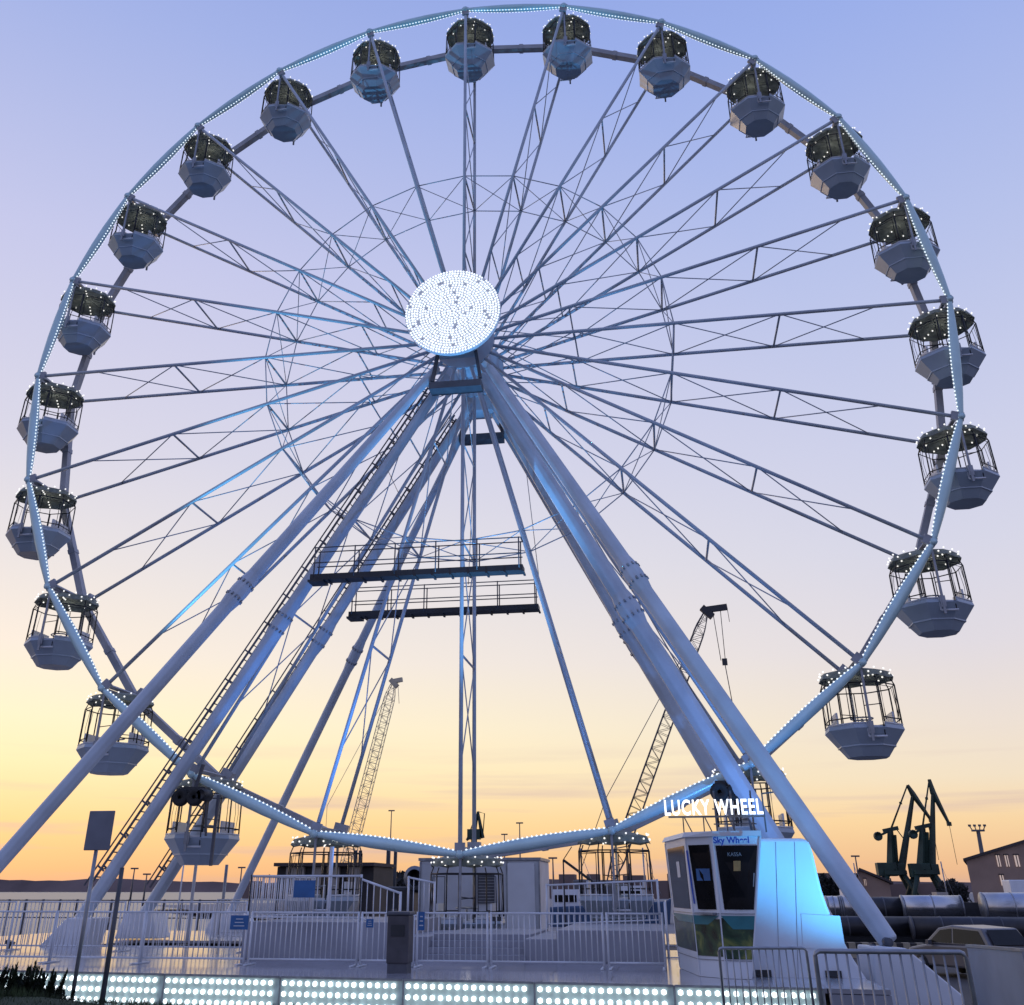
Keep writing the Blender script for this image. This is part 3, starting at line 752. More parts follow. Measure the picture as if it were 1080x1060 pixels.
fq('sail_print', 'teal', 0, .25, .99, 1.22, 1.33, .02, .99, .011); fq('sail_print', 'teal', 2, .35, .96, 1.14, 1.33, .03, .96, .011); fq('sail_print', 'teal', 1, .02, .55, 1.20, 1.33, .02, .98, .011)
fq('badge', 'yellow', 2, .42, .58, 1.98, 2.13, off=.012)
# door edge trims
for i, s in ((0,.01),(1,.01),(2,.01),(2,.985)):
    fq('corner_trim', 'white', i, max(s-.02,0), s+.02, DZ+.02, 2.48, off=.009)
tx = text_mesh('lettering', 'Sky Wheel', .135, 'bluetext', bt, (6.30, -8.885, 2.395), rz=-.12, ext=.006, bold=.004)
text_mesh('lettering', 'KASSA', .08, 'dimtext', bt, (6.33, -8.85, 2.20), rz=-.10, ext=.002)
fq('door_handle', 'galv', 2, .88, .905, 1.75, 1.95, off=.03)
m = MB(); q = facet(1, .15, .95, 1.36, 1.36, off=.0); m.box((q[0]+q[1])/2+Vector((-.02,-.05,0)), (.34,.16,.03), rz=-.6); m.build('counter', 'galv', bt)
fq('lettering_strip', 'bluetext', 1, .08, .13, 1.5, 2.3, 0, .06, off=.009)
for z in (.70, 1.36): 
    for i in (0,1,2): fq('panel_joint', 'galv', i, .0, 1., z-.006, z+.006, off=.008)
# roof gear
m = MB()
for x in (5.55, 5.9, 6.3): m.bar((x,-8.2,2.58),(x,-8.35,2.84), .02,.02); m.bar((x+.16,-7.9,2.58),(x+.02,-8.35,2.83), .015,.015)
m.bar((5.3,-8.36,2.83),(6.95,-8.36,2.83), .03,.03)
ls = thing('roof_sign', (6.1,-8.38,2.58), 'glowing white letters reading LUCKY WHEEL on the ticket booth roof', 'sign')
o = m.build('sign_frame', 'darkgrey', ls)
sg = text_mesh('letters', 'LUCKY WHEEL', .34, 'letters', ls, (6.03,-8.45,2.86), rz=-.03, ext=.015, bold=.006, sx=.84)
# width fit to the photograph's real size
bb = [v.co.x for v in sg.data.vertices]; w0 = max(bb)-min(bb); cxx = (max(bb)+min(bb))/2
for v in sg.data.vertices: v.co.x = 6.08+(v.co.x-cxx)*(1.67/w0)
rp = thing('roof_rack', (6.75,-8,2.58), 'thin dark metal stand on the booth roof behind the glowing letters', 'stand')
m = MB()
for x in (6.15,6.45,6.8): m.bar((x,-7.6,2.585),(x,-7.6,3.3), .03,.03)
for z in (2.75, 3.0): m.bar((6.1,-7.6,z),(6.85,-7.6,z), .02,.02)
m.bar((6.95,-8.2,2.585),(6.95,-8.2,3.2),.025,.025); m.bar((6.95,-8.2,3.2),(7.15,-8.2,3.22),.025,.025)
m.build('rack', 'darkgrey', rp)

# big white leg housing beside the booth
hs = thing('leg_housing', (7.6,-7.6,DZ), 'large sloping white housing beside the booth, lit cyan at its top', 'housing')
YH = -8.25
pts = [at(797,884,YH), at(848,884,YH), at(854,888,YH), at(858,900,YH), at(862,918,YH), at(867,938,YH), at(873,956,YH), at(880,973,YH), at(889,990,YH), at(901,1012,YH), at(918,1038,YH), at(786,1042,YH)]
m = MB(); m.prism(pts, (-.25, 2.3, 0)); m.build('shell', 'panelwhite', hs, bevel=.05)
m = MB(); q = [at(845,964,YH-.01), at(886,966,YH-.01), at(892,1002,YH-.01), at(847,1000,YH-.01)]; m.prism(q, (0,.006,0)); m.build('hatch', 'white', hs)
for u in (818, 838): m = MB(); m.bar(at(u,888,YH-.003), at(u+4,1036,YH-.003), .008,.004); m.build('panel_joint', 'galv', hs)
m = MB(); m.bar(at(800,1000,YH-.003), at(890,1000,YH-.003), .008,.004); m.build('panel_joint', 'galv', hs)
for xq in (6.5,7.6): m = MB(); m.bx(xq,xq+.25,YH-.04,YH+.1,DZ+.004,DZ+.1); m.build('foot_bracket', 'dark', hs)

# floodlights (blue), unseen fixtures added to account for the blue and cyan glow
def flood(loc, target, power, col, size_deg, blend, label, radius=.08, lamp_z=.12):
    loc = Vector(loc); t = thing('floodlight', loc, label, 'floodlight', 'blue floodlights')
    d = (Vector(target)-loc).normalized(); q = d.to_track_quat('-Z', 'Y')
    m = MB(); rot = q.to_matrix(); c = loc+Vector((0,0,lamp_z)); m.box(c, (.24,.18,.08), rot=rot); m.bar(loc, c, .04, .04); m.build('casing', 'dark', t)
    ld = bpy.data.lights.new('flood_lamp', 'SPOT'); ld.energy = power; ld.color = col; ld.spot_size = rad(size_deg); ld.spot_blend = blend; ld.shadow_soft_size = radius
    lo_ = bpy.data.objects.new('flood_lamp', ld); C.objects.link(lo_); lo_.location = c + d*.12 - loc; lo_.rotation_euler = q.to_euler(); lo_.parent = t
flood((1.3,-2.3,1.0), (.3,-.2,26), 8000, (.14,.48,1), 44, 1.0, 'blue floodlight on the boarding deck aimed up at the hub')
flood((-10.6,-2.2,DZ), (-.6,.8,31.5), 12000, (.14,.55,1), 25, .9, 'blue floodlight at the far left of the deck aimed at the topmost gondolas')
flood((-1.2,-2.0,1.12), (-4.4,-.7,8.6), 1300, (.08,.32,1), 80, 1.0, 'blue floodlight on the left boarding ramp aimed at the ladder leg')
flood((8.4,-4.4,DZ), (4.8,-.7,7.4), 1100, (.10,.36,1), 85, 1.0, 'blue floodlight behind the white housing aimed at the right legs')
flood((9.3,-10.1,DZ-.5), (7.35,-8.2,2.75), 1150, (.06,.45,1), 62, 1.0, 'cyan floodlight in front of the white housing')

# ================================================================ sign post, thin post
f0 = atz(77, 1047, .30); s0 = at(77,1047,-12.9)
sp_ = thing('sign_post', (s0.x, s0.y, s0.z-.25), 'grey post with a blank square sign seen from behind, at left', 'sign')
yS = -12.9; b0 = Vector((s0.x, yS, s0.z-.25)); zt_ = at(104,895,yS).z
m = MB(); m.tube([b0, Vector((b0.x, yS, zt_))], .028, 10); m.build('post', 'galv', sp_)
c = at(109, 876, yS); c.x = b0.x+.03
m = MB(); m.box((c.x, yS-.05, c.z), (.40,.02,.52)); m.build('board', 'signgrey', sp_, bevel=.01)
s0 = at(108,1054,-12.6); b0 = Vector((s0.x, -12.6, s0.z-.3))
tp = thing('thin_post', b0, 'thin dark wooden post standing in the grass right of the sign post', 'post')
m = MB(); m.tube([b0, Vector((b0.x+.0, -12.6, at(130,915,-12.6).z))], [.04,.032], 8); m.build('post', 'darkgrey', tp)
for i, (u, v0, v1, Y) in enumerate(((199,868,952,3.4),(232,912,952,4.5),(343,893,965,-1.6),(186,905,950,12))):
    a = at(u+ (3 if u > 100 else 0), v1, Y); h = at(u, v0, Y).z
    t = thing('pole', (a.x, Y, DZ), ['slim grey pole below the low left gondola','slim grey pole right under the low left gondola','slim pale pole beside the dark shed','thin distant pole left of the ladder leg foot'][i], 'pole', 'slim poles behind the platform')
    m = MB(); m.tube([(a.x,Y,DZ),(a.x,Y,h)], .05 if i < 3 else .03, 8); m.build('shaft', 'fence' if i != 1 else 'galv', t)

# ================================================================ crowd barriers at right
def barrier(a, b, h, label, r=.010, sp=.088):
    a, b = Vector(a), Vector(b); t = thing('crowd_barrier', a.lerp(b,.5), label, 'barrier', 'grey crowd barriers at lower right')
    U = Vector((0,0,1)); d = (b-a).normalized(); nrm = Vector((-d.y,d.x,0)); m = MB(); R = .04
    path = [a+U*.16, a+U*(h-R), a+U*(h-R*.3)+d*R*.3, a+U*h+d*R, b+U*h-d*R, b+U*(h-R*.3)-d*R*.3, b+U*(h-R), b+U*.16]
    m.tube(path, .02, 8); m.tube([a+U*.17, b+U*.17], .018, 8)
    for c in (a+d*.35, b-d*.35): m.bar(c+nrm*.3+U*.02, c-nrm*.3+U*.02, .05,.02); m.bar(c+U*.02, c+U*.17, .04,.03)
    m.build('frame', 'galv', t)
    n = int((b-a).length/sp); k = MB()
    for i in range(1, n): c = a.lerp(b, i/n); k.tube([c+U*.17, c+U*h], r, 5)
    k.build('bars', 'galv', t)
a = at(758,1000,-10.9); b = at(850,1000,-10.9); barrier((a.x,-10.9,a.z-1.05),(b.x,-10.9,b.z-1.05), 1.05, 'crowd barrier before the ticket booth and white housing')
a = at(859,1003,-17.2); b = at(1018,1006,-17.2)
barrier((a.x,-17.2,.14),(b.x,-17.2,.14), a.z-.14, 'nearest crowd barrier, before the outrigger at lower right')
# grey panel wall at far right
gw = thing('hoarding', (9.2,-11,.0), 'grey hoarding with a pale top edge at the far lower right', 'hoarding')
A = at(1024,999,-9.6); B = at(1083,1004,-12.5)
m = MB(); q = [Vector((A.x,A.y,-.3)), Vector((B.x,B.y,-.3)), Vector((B.x,B.y,B.z)), Vector((A.x,A.y,A.z))]
dn = Vector((B.y-A.y, -(B.x-A.x), 0)).normalized()*.06; m.prism(q, dn); m.build('panel', 'deckside', gw)
m = MB(); m.bar(A+dn*.5+Vector((0,0,.02)), B+dn*.5+Vector((0,0,.02)), .09,.035); m.build('top_rail', 'pale', gw)
m = MB()
for t in (.42,.62,.82): p = A.lerp(B, t)-dn*.4; m.bar(Vector((p.x,p.y,-.3)), Vector((p.x,p.y,p.z-.12)), .07,.04)
m.build('post', 'white', gw)
m = MB()
for t in (.5,.72): p = A.lerp(B, t)-dn*.4; m.bar(Vector((p.x,p.y,-.3)), Vector((p.x,p.y,p.z-.14)), .05,.12)
m.build('gap_strip', 'dark', gw)

# ================================================================ silver pipes
def pipe(u0, u1, v, Y, rr, label, mt, group):
    a, b = at(u0, v, Y), at(u1, v, Y); a.z = b.z = (a.z+b.z)/2
    t = thing('steel_pipe', a.lerp(b,.5), label, 'pipe', group)
    L_ = (b-a).length; m = MB(); n = 1
    m.tube([a, b], rr, 26); m.build('barrel', mt, t)
    k = max(2, int(L_/1.1))
    for i in range(k+1):
        m = MB(); c = a.lerp(b, i/k); d = (b-a).normalized()*.03; m.tube([c-d, c+d], rr*1.03, 26)
        m.build('band', 'galv' if mt == 'pipe' else 'darkgrey', t)
pg = 'large steel pipes lying beyond the car park'
pipe(888,912,957,30.4,.52,'short silver pipe just right of the sloping leg','pipe',pg)
pipe(913,951,958,30.4,.50,'silver pipe left in the row, dull upper side','pipedark',pg)
pipe(952,1014,957,30,.52,'silver pipe in the middle of the row, left of the black gap','pipe',pg)
pipe(1037,1130,957,29,.62,'large silver pipe at the right end of the row','pipe',pg)
pipe(872,886,957,30.4,.50,'silver pipe glimpsed between the housing and the leg','pipe',pg)
pipe(862,960,977,28.2,.42,'dark lower pipe at the left of the row','pipedark',pg)
pipe(962,1120,979,27.4,.46,'dark lower pipe under the large silver one','pipedark',pg)
bk = thing('pipe_rack', (18,30.8,-.9), 'black steel rack showing in the gap between the silver pipes', 'rack')
m = MB(); a = at(1000,950,30.8); m.bx(a.x-6, a.x+6.5, 30.9, 31.4, -.9, 1.15); m.build('rack', 'dark', bk)
kb = thing('quay_kerb', (16,24,-.9), 'cream and dark striped kerb in front of the dark pipes', 'kerb')
m = MB(); a = at(880,990,24); b = at(1130,995,24); n = 34
for i in range(n):
    if i % 2 == 0: x0 = a.x+(b.x-a.x)*i/n; x1 = a.x+(b.x-a.x)*(i+1)/n; m.bx(x0, x1, 24, 24.4, -.9, -.32)
m.build('pale_block', 'kerb', kb)
m = MB()
for i in range(n):
    if i % 2: x0 = a.x+(b.x-a.x)*i/n; x1 = a.x+(b.x-a.x)*(i+1)/n; m.bx(x0+.003, x1-.003, 24.01, 24.39, -.9, -.33)
m.build('dark_block', 'shed', kb)

# ================================================================ car (silver hatchback seen from rear three-quarter)
def car(px, Y, rz, label, group=None, mt='carpaint'):
    p = at(px, 975, Y); ox, oy, oz = p.x, Y, -.88
    t = thing('parked_car', (0,0,0), label, 'car', group)
    # side profile (x forward = +, z) lower body and cabin; length 4.3, width 1.75
    W = .87
    low = [(-2.1,.28),(-2.15,.62),(-2.08,.92),(-1.2,.96),(1.0,.93),(1.9,.80),(2.12,.60),(2.1,.28)]
    m = MB(); m.prism([Vector((x,-W,z)) for x, z in low], (0,2*W,0)); m.build('body', mt, t, bevel=.07)
    cabp = [(-1.98,.93),(-1.6,1.46),(-.2,1.52),(.45,1.42),(1.15,.94)]
    m = MB(); n = len(cabp); vs = [Vector((x, -W+.03+(z-.93)*.22, z)) for x, z in cabp]+[Vector((x, W-.03-(z-.93)*.22, z)) for x, z in cabp]
    m.add(vs, [tuple(range(n))[::-1], tuple(range(n, 2*n))]+[(i, (i+1)%n, (i+1)%n+n, i+n) for i in range(n)]); m.build('cabin', mt, t, bevel=.05)
    g = MB(); g.add([(-2.0,-.72,1.0),(-2.0,.72,1.0),(-1.66,.62,1.42),(-1.66,-.62,1.42)], [(0,1,2,3)]); g.build('rear_window', 'glass', t).location = (-.03,0,0)
    for s in (-1, 1):
        g = MB(); y0 = s*(W-.02-.02); q = lambda x, z: Vector((x, s*(W-.018-(z-.93)*.22), z))
        g.add([q(-1.75,1.0), q(-.3,1.0), q(-.3,1.42), q(-1.45,1.38)], [(0,1,2,3)]); g.add([q(-.22,1.0), q(.85,1.0), q(.32,1.36), q(-.22,1.42)], [(0,1,2,3)]); g.build('side_window', 'glass', t)
        g = MB(); g.box((-2.14, s*.7, .82), (.05,.28,.2)); g.build('tail_lamp', 'carred', t)
        g = MB(); g.box((.75, s*(W+.08), 1.0), (.12,.16,.12)); g.build('mirror', mt, t)
        for x in (-1.3, 1.35):
            g = MB(); g.lathe([(.12,-.1),(.3,-.1),(.32,-.06),(.32,.06),(.3,.1),(.12,.1)], (x, s*(W-.08), .32), 'Y', 24); wv = g.build('wheel', 'tyre', t)
            g = MB(); g.lathe([(.02,-.02),(.19,-.02),(.19,.02),(.02,.02)], (x, s*(W+.03), .32), 'Y', 16); g.build('rim', 'galv', wv)
    g = MB(); g.box((-2.16, 0, .62), (.02,.5,.12)); g.build('number_plate', 'paper', t)
    t.location = (ox, oy, oz); t.rotation_euler = (0,0,rz)
    return t
car(1016, 13.6, rad(118), 'silver hatchback parked in front of the large pipes at right')

# ================================================================ background buildings
def building(u0, u1, Y, veave, vridge, label, gable_u, mt='brick', depth=40, wins=()):
    a, b = at(u0, veave, Y), at(u1, veave, Y); r = at(gable_u, vridge, Y)
    t = thing('warehouse', (a.x, Y, -.9), label, 'warehouse')
    ze = a.z; poly = [Vector((a.x,Y,-.9)), Vector((b.x,Y,-.9)), Vector((b.x,Y,ze)), Vector((r.x,Y,r.z)), Vector((a.x,Y,ze))]
    m = MB(); dv = Vector((a.x-CAM.x+2, a.y-CAM.y, 0)).normalized()*depth; m.prism(poly, dv); m.build('wall', mt, t)
    m = MB(); th = Vector((0,0,.35)); e = Vector((0,-.5,0))
    for p, q in ((Vector((a.x-.5,Y,ze-.05)), Vector((r.x,Y,r.z+.02))), (Vector((r.x,Y,r.z+.02)), Vector((b.x+.5,Y,ze-.05)))):
        m.prism([p+e, q+e, q+e+th, p+e+th], dv*1.03)
    m.build('roof', 'roof', t)
    for (ua, ub, va, vb, mt2) in wins:
        p, q = at(ua, va, Y), at(ub, vb, Y)
        m = MB(); m.bx(p.x, q.x, Y-.12, Y-.02, q.z, p.z); wf = m.build('window', mt2, t)
        m = MB(); m.bx(p.x-.12, q.x+.12, Y-.2, Y-.125, p.z, p.z+.18); m.bx((p.x+q.x)/2-.06,(p.x+q.x)/2+.06,Y-.16,Y-.125,q.z,p.z); m.build('frame', 'roof', wf)
    return t
building(1019, 1150, 140, 908, 885, 'brown brick warehouse with windows given a dusk glow at the right edge', 1092, wins=((1050,1056,902,914,'winglow'),(1059,1065,902,914,'winglow'),(1069,1076,902,914,'winglow'),(1054,1060,923,934,'winglow')))
w2 = building(903, 938, 150, 932, 918, 'small brown shed with a sloping roof between the leg and the cranes', 906, wins=((911,914,927,934,'winglow'),))
wt = thing('white_van', at(1072, 930, 120), 'white box truck beside the brick warehouse wall', 'truck')
a = at(1064,928,110); m = MB(); m.bx(a.x, a.x+5, 110, 113, -.1, a.z); m.build('box', 'white', wt, bevel=.1); m = MB(); m.bx(a.x+5.05, a.x+6.5, 110.2, 112.8, -.1, a.z-1.2); m.build('cab', 'white', wt, bevel=.2)
for x in (1, 4.4, 5.8):
    m = MB(); m.lathe([(.1,-.2),(.5,-.2),(.5,.2),(.1,.2)], (a.x+x,110.2,-.4), 'Y', 14); m.build('wheel', 'tyre', wt)

# dark shed left
sd_ = thing('kiosk', (-10,20,-.9), 'dark flat-roofed kiosk with pale pillars behind the left boarding ramp', 'kiosk')
a, b = at(290,910,20), at(392,910,20)
m = MB(); m.bx(a.x, b.x, 20.4, 24, -.9, a.z-.15); m.build('wall', 'shed', sd_)
m = MB(); m.bx(a.x-.05, b.x+.1, 20, 24.2, a.z-.14, a.z); m.build('roof', 'roof', sd_)
for i, u in enumerate((306, 318, 337, 355, 373)):
    p = at(u, 930, 20.3); m = MB(); m.bx(p.x-.2, p.x+(.3 if i in (0,4) else .12), 20.2, 20.39, -.9, a.z-.16); m.build('pillar', 'pale', sd_)
for u in (328, 346, 364):
    p = at(u, 930, 20.3); m = MB(); m.bx(p.x-.28, p.x+.28, 20.33, 20.395, .3, a.z-.5); m.build('window', 'glass', sd_)

# dark tractor unit / machinery by the white cabin
tr = thing('loader', (-3.5,16,-.9), 'dark wheeled loader standing left of the white cabin', 'loader')
a = at(405,962,15); b = at(441,962,15); zt2 = at(425,935,15).z
m = MB(); m.bx(a.x, b.x-.2, 15, 16.6, -.1, zt2); m.bx(a.x+.9, b.x, 15.1, 16.5, zt2-.2, zt2+.5); m.build('body', 'dark', tr, bevel=.12)
for x in (a.x+.3, b.x-.25):
    m = MB(); m.lathe([(.15,-.2),(.5,-.2),(.55,-.1),(.55,.1),(.5,.2),(.15,.2)], (x,14.9,-.35), 'Y', 20); m.build('wheel', 'tyre', tr)
m = MB(); m.lathe([(.3,-.12),(.42,-.1),(.42,.1),(.3,.12)], (b.x-.15,14.9,zt2+.3), 'Y', 20); m.build('hose_reel', 'galv', tr)
for i, u in enumerate((407, 415, 372, 377)):
    Y = 26; p = at(u, 960, Y); zt3 = at(u, 897, Y).z
    t = thing('mooring_post', (p.x,Y,-.9), ['left of the two dark posts beside the loader','right of the two dark posts beside the loader','left of the two dark posts above the kiosk roof','right of the two dark posts above the kiosk roof'][i], 'post', 'dark posts on the quay')
    m = MB(); m.tube([(p.x,Y,-.9),(p.x,Y,zt3)], .09, 8); m.build('shaft', 'dark', t)

# blue hulled boats / containers beyond
def boat(u0, u1, Y, vt, label, mt='hull'):
    a, b = at(u0, 945, Y), at(u1, 945, Y); z = at(u0, vt, Y).z
    t = thing('boat', (a.x, Y, -1.6), label, 'boat')
    L_ = b.x-a.x; m = MB()
    prof = [(0,.0),(.06,1),(.9,1.08),(1.0,1.2),(.93,0)]
    hh = (z+1.6)*.62
    m.prism([Vector((a.x+L_*p, Y, -1.6+hh*q)) for p, q in prof], (0,4,0)); m.build('hull', mt, t, bevel=.15)
    m = MB(); m.bx(a.x+L_*.15, a.x+L_*.55, Y+.8, Y+3.2, -1.6+hh, z); m.build('wheelhouse', 'white' if mt == 'hull' else mt, t)
    m = MB(); m.bx(a.x+L_*.18, a.x+L_*.52, Y+.74, Y+.79, z-.9, z-.4); m.build('window', 'glass', t)
    m = MB(); x = a.x+L_*.6; m.tube([(x,Y+2,-1.6+hh),(x,Y+2,z+3)], .07, 6); m.tube([(x,Y+2,z+2.6),(x+L_*.25,Y+2,-1.6+hh+.6)], .02, 4); m.build('mast', 'galv', t)
boat(572, 640, 62, 938, 'blue boat moored behind the right boarding ramp')
boat(640, 708, 70, 934, 'blue boat moored just left of the ticket booth')

boat(446, 478, 90, 940, 'small pale boat seen past the left edge of the white cabin', 'white')
boat(884, 925, 120, 938, 'pale boat low behind the sloping right leg', 'white')
boat(986, 1016, 100, 941, 'pale boat between the portal cranes and the brick warehouse', 'pale')
# crane behind fence: dark jib at (595,905)->(620,930) and frames
jb = thing('jib_crane', at(597,950,14), 'small dark jib crane between the white cabin and the right boarding ramp', 'crane')
p, q = at(594,907,14), at(625,930,14); m = MB(); m.bar(p, q, .09,.09); m.bar(Vector((p.x,p.y,-.9)), p, .05,.05); m.bar(Vector((q.x,q.y,-.9)), q, .1,.1); r = at(603,893,14); m.bar(p, r, .03,.03); m.build('jib', 'dark', jb)

# ---------------------------------------------------------------- portal cranes
def pcrane(Y, pts, label):
    """green level-luffing harbour crane: every member a tapered bar between real points"""
    g = {k: at(u, v, Y) for k, (u, v) in pts.items()}
    t = thing('portal_crane', Vector((g['base'].x, Y, -.9)), label, 'crane', 'green harbour cranes')
    B = g['base']
    m = MB()
    for sx in (-1, 1):
        for sy in (-1, 1):
            m.tube([Vector((B.x+sx*4.6, Y+sy*4, -.9)), Vector((B.x+sx*1.8, Y+sy*1.8, 5.2))], [.55,.6], 6)
    m.box((B.x, Y, 5.4), (5.2,5.2,.9)); m.lathe([(1.8,5.6),(1.6,7.0)], (B.x,Y,0), 'Z', 16)
    m.build('portal', 'crane', t)
    m = MB(); h = g['house']; m.box(h, (4.6,3.4,3.0)); m.box(h+Vector((3.4,0,.2)), (1.8,3.0,2.3)); m.build('machine_house', 'crane', t, bevel=.15)
    m = MB(); c0 = Vector((B.x-.3,Y,6.5)); m.tube([c0, g['top']], [1.25,.7], 4, smooth=False); m.tube([c0+Vector((1.2,0,0)), g['top']+Vector((.9,0,-1))], [.5,.4], 4, smooth=False)
    m.bar(g['top']-Vector((1.8,0,.1)), g['top']+Vector((2.0,0,.6)), .7,.9); m.build('tower', 'crane', t)
    m = MB(); m.bar(g['top'], g['cw'], .55,.5); m.lathe([(.9,-.8),(1.05,-.5),(1.05,.5),(.9,.8)], g['cw'], 'Y', 12); m.build('counterweight', 'crane', t)
    m = MB(); m.tube([g['heel'], g['knee']], [.95,.45], 4, smooth=False)
    m.build('boom', 'crane', t)
    m = MB(); m.tube([g['tip0'], g['knee'], g['hook']], [.42,.75,.35], 4, smooth=False); m.box(g['hook'], (1.0,.8,.9)); m.build('fly_jib', 'crane', t)
    m = MB(); m.tube([g['top'], g['tip0']], [.25,.18], 5); mid_p = g['top'].lerp(g['tip0'], .6); m.box(mid_p, (.6,.5,.6)); m.tube([g['heel'].lerp(g['knee'],.35), g['top']+Vector((1.5,0,.4))], .13, 4); m.build('tie_rod', 'crane', t)
    m = MB(); m.tube([g['hook'], g['hook']-Vector((0,0,9))], .06, 4); m.build('hoist_rope', 'crane', t)
pcrane(262, dict(base=(948,950), house=(935,917), top=(939,876), cw=(926,882), heel=(951,915), knee=(963,838), tip0=(957,828), hook=(982,865)), 'left green portal crane, its jib folded towards the other crane')
pcrane(258, dict(base=(980,950), house=(970,918), top=(973,873), cw=(963,880), heel=(983,915), knee=(984,836), tip0=(980,822), hook=(1001,869)), 'right green portal crane, standing taller nearest the flood mast')

# ---------------------------------------------------------------- lattice crawler cranes
def lattice(m, a, b, w0, w1, n, r, rl):
    a, b = Vector(a), Vector(b); d = (b-a).normalized(); x = d.cross(Vector((0,1,0))).normalized(); y = Vector((0,1,0))
    def cr(t, sx, sy):
        w = w0 + (w1-w0)*t; w *= min(1, .35+t*7, .35+(1-t)*9); return a.lerp(b, t)+x*sx*w/2+y*sy*w/2
    for sx in (-1,1):
        for sy in (-1,1): m.tube([cr(i/n,sx,sy) for i in range(n+1)], r, 4)
    for i in range(n):
        s = 1 if i%2 else -1
        for sy in (-1,1): m.tube([cr(i/n,-s,sy), cr((i+1)/n,s,sy)], rl, 3); m.tube([cr(i/n,-1,sy), cr(i/n,1,sy)], rl, 3)
        for sx in (-1,1): m.tube([cr(i/n,sx,-s), cr((i+1)/n,sx,s)], rl, 3)
def crawler(Y, tip, foot, gant, w, label, mt, pale=False):
    T, F, Gp = at(*tip, Y), at(*foot, Y), at(*gant, Y)
    # continue the boom to its heel at 2 m above ground
    d = (F-T); k = (2.0-T.z)/d.z; heel = T + d*k
    t = thing('crawler_crane', (heel.x, Y, -.9), label, 'crane', 'lattice boom cranes')
    m = MB(); lattice(m, heel, T, w, w*.8, 34, .075, .038); m.build('boom', mt, t)
    m = MB(); sgn = 1 if not pale else .6
    m.bar(T+Vector((-.5,0,.2)), T+Vector((3.0*sgn,0,.55)), .7,.8); m.bar(T+Vector((-.6,0,.6)), T+Vector((.8,0,-.8)), .9,.9); m.build('boom_head', 'dark' if not pale else mt, t)
    if pale: sgn = .6
    m = MB(); m.tube([T+Vector((.9,0,0)), T+Vector((1.3,0,-4 if pale else -7))], .05, 4)
    if not pale:  m.tube([T+Vector((2.0,0,0)), T+Vector((1.9,0,-7))], .05, 4); m.box(T+Vector((1.8,0,-7.2)), (.7,.4,.9)); m.tube([T+Vector((1.8,0,-7.5)), T+Vector((2.3,0,-14))], .06, 4)
    if not pale: m.tube([T+Vector((3.0,0,.5)), T+Vector((3.1,0,-1.6))], .04, 4)
    m.build('hoist_rope', 'dark' if not pale else mt, t)
    m = MB(); m.tube([T.lerp(heel,.0), Gp, Vector((heel.x-3.5,Y,4))] if Gp.z > 5 else [T, Gp], .05, 4); m.build('pendant_rope', mt, t)
    m = MB(); m.box((heel.x-1.5,Y,1.6), (6,3.2,2.4)); m.build('machine_house', mt if pale else 'cranedark', t, bevel=.15)
    for s in (-1, 1):
        m = MB(); m.box((heel.x-.5,Y+s*2.2,-.3), (7.2,.9,1.2)); m.build('crawler_track', 'dark', t, bevel=.3)
    return T
T1 = crawler(120, (745,645), (672,850), (640,840), 1.75, 'tall dark lattice boom crane behind the right support legs', 'cranedark')
crawler(170, (415,720), (374,880), (345,850), 2.1, 'pale lattice boom crane behind the left spokes', 'cranepale', True)
# small far crane behind the bottom spoke
sc = thing('harbour_crane', at(500,940,230), 'small distant harbour crane behind the bottom spoke', 'crane')
m = MB(); pp = [at(u,v,230) for u, v in ((500,942),(500,880),(504,856),(492,886),(509,884),(511,858))]
m.tube([pp[0],pp[1]],[.9,.7],4,smooth=False); m.tube([pp[1],pp[2]],[.5,.25],4,smooth=False); m.tube([pp[3],pp[1]],.3,4); m.tube([pp[2],pp[3]],.15,4); m.tube([pp[4],pp[2]],[.5,.3],4,smooth=False); m.tube([pp[2],pp[5],pp[4]],.12,4); m.box(pp[1],(3,2,2.2))
m.build('frame', 'crane', sc)
# flood mast
fm = thing('flood_mast', at(1033,945,250), 'tall floodlight mast rising above the brick warehouse roof', 'mast')
m = MB(); a = at(1032.5,894,250); b_ = at(1031.5,876,250); m.tube([Vector((a.x,250,-.9)), b_], [.6,.45], 6); m.build('shaft', 'cranedark', fm)
m = MB(); m.box(b_, (2.8,1.0,.4))
for k in range(4):
    x = -1.3+k*.87; m.bar(b_+Vector((x,0,.2)), b_+Vector((x*1.3,0,.9)), .2,.2); m.box(b_+Vector((x*1.3,0,1.1)), (.6,.4,.45))
m.build('lamp_head', 'cranedark', fm)
# lamp poles along the quay
rnd = random.Random(21)
labs = ['thin quay lamp pole left of the portal cranes','thin mast on the skyline left of the crawler crane boom','thin mast on the skyline in the middle of the harbour','tall thin mast behind the bottom rim at centre left','thin mast on the skyline at far left','second thin mast on the skyline at far left','thin mast between the bottom spoke and the white cabin','thin mast behind the left boarding ramp railing']
for i, (u, v, Y) in enumerate(((902,903,170),(583,905,150),(548,868,190),(413,855,210),(142,916,160),(155,922,160),(532,880,210),(255,915,170))):
    a = at(u, v, Y); t = thing('mast', (a.x, Y, -.9), labs[i], 'mast', 'thin masts on the harbour skyline')
    m = MB(); m.tube([(a.x,Y,-.9),(a.x,Y,a.z)], [.22,.10], 5); m.box((a.x,Y,a.z), (1.4,.3,.25)); m.build('shaft', 'cranedark', t)

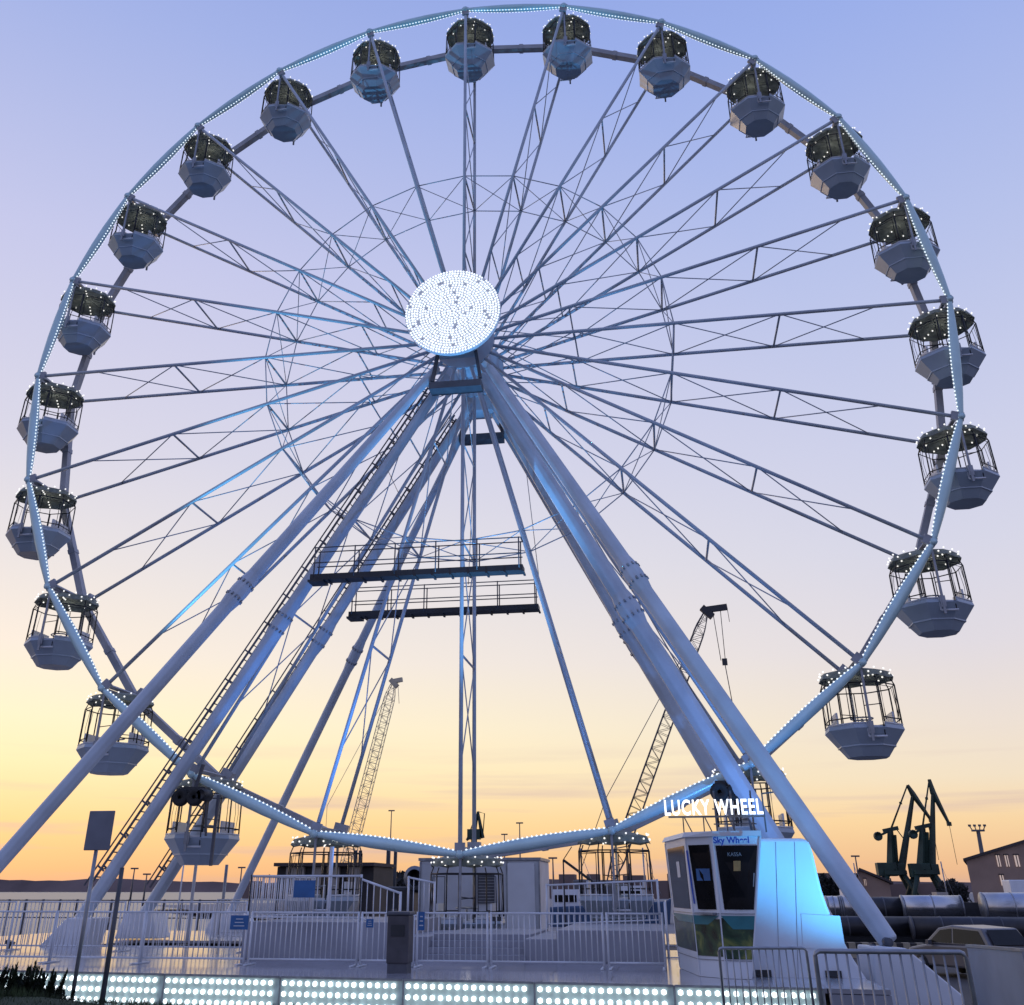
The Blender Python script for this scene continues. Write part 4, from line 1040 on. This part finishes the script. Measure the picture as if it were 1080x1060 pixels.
# skyline of low harbour sheds and trees beyond the water
def skyline(u0, u1, Y, label, seed, hmin, hmax, mt='hills'):
    r = random.Random(seed); m = MB(); a = at(u0, 940, Y).x; b = at(u1, 940, Y).x; x = a
    while x < b:
        wv = r.uniform(2.5, 9); h = r.uniform(hmin, hmax); m.bx(x, min(x+wv, b), Y+r.uniform(0,6), Y+14, -1.6, h)
        if r.random() < .4: m.bx(x+wv*.3, x+wv*.3+.4, Y+7, Y+7.4, h, h+r.uniform(1, 5))
        x += wv
    tag(m.build('harbour_skyline', mt), label, 'skyline', kind='stuff')
skyline(575, 1015, 330, 'low dark sheds and stacks along the far harbour quay on the right', 4, 1.5, 6.5)
skyline(255, 575, 420, 'low hazy sheds along the far harbour quay behind the white cabin', 8, 1.5, 5.0)
def treeclump(u0, u1, Y, h, label, seed, nleaf=2600):
    r = random.Random(seed); a = at(u0,940,Y).x; b = at(u1,940,Y).x
    t = thing('tree_row', ((a+b)/2, Y, -.9), label, 'trees'); m = MB(); k = MB()
    for i in range(7): x = a+(b-a)*(i+.5)/7; k.tube([(x,Y,-.9),(x+.2,Y,h*.6)], [.25,.1], 5)
    k.build('trunk', 'trees', t)
    for _ in range(nleaf):
        q = r.random(); x = a+(b-a)*q; top = h*(.62+.38*abs(math.sin(q*9+seed)))*(1-.5*abs(q-.5)); z = r.uniform(-.6, top); y = Y+r.uniform(-2,2)
        d = Vector((r.uniform(-1,1), r.uniform(-1,1), r.uniform(-1,1))).normalized()*.38; e_ = d.cross(Vector((r.uniform(-1,1),r.uniform(-1,1),.3))).normalized()*.3; c = Vector((x,y,z)); m.add([c-d,c+e_,c+d], [(0,1,2)])
    m.build('crown', 'trees', t)
treeclump(862, 902, 150, 4.4, 'dark row of bushes behind the sloping right leg', 3)
treeclump(990, 1018, 135, 3.0, 'dark scrub between the portal cranes and the brick warehouse', 6, 1600)
treeclump(392, 442, 60, 3.0, 'dark scrub behind the loader and the two dark posts', 12, 1800)

# quay railing at left
qr = thing('quay_railing', (-30,30,-.9), 'dark quay railing along the water at left', 'railing')
m = MB(); a = at(-40,938,34).x; b = at(250,938,34).x
for z in (.35, 1.25): m.tube([(a,34,z-.1),(b,34,z-.1)], .03, 5)
n = 16
for i in range(n+1): x = a+(b-a)*i/n; m.bx(x-.05,x+.05,33.95,34.05,-.9,1.2)
m.build('rail', 'darkgrey', qr)
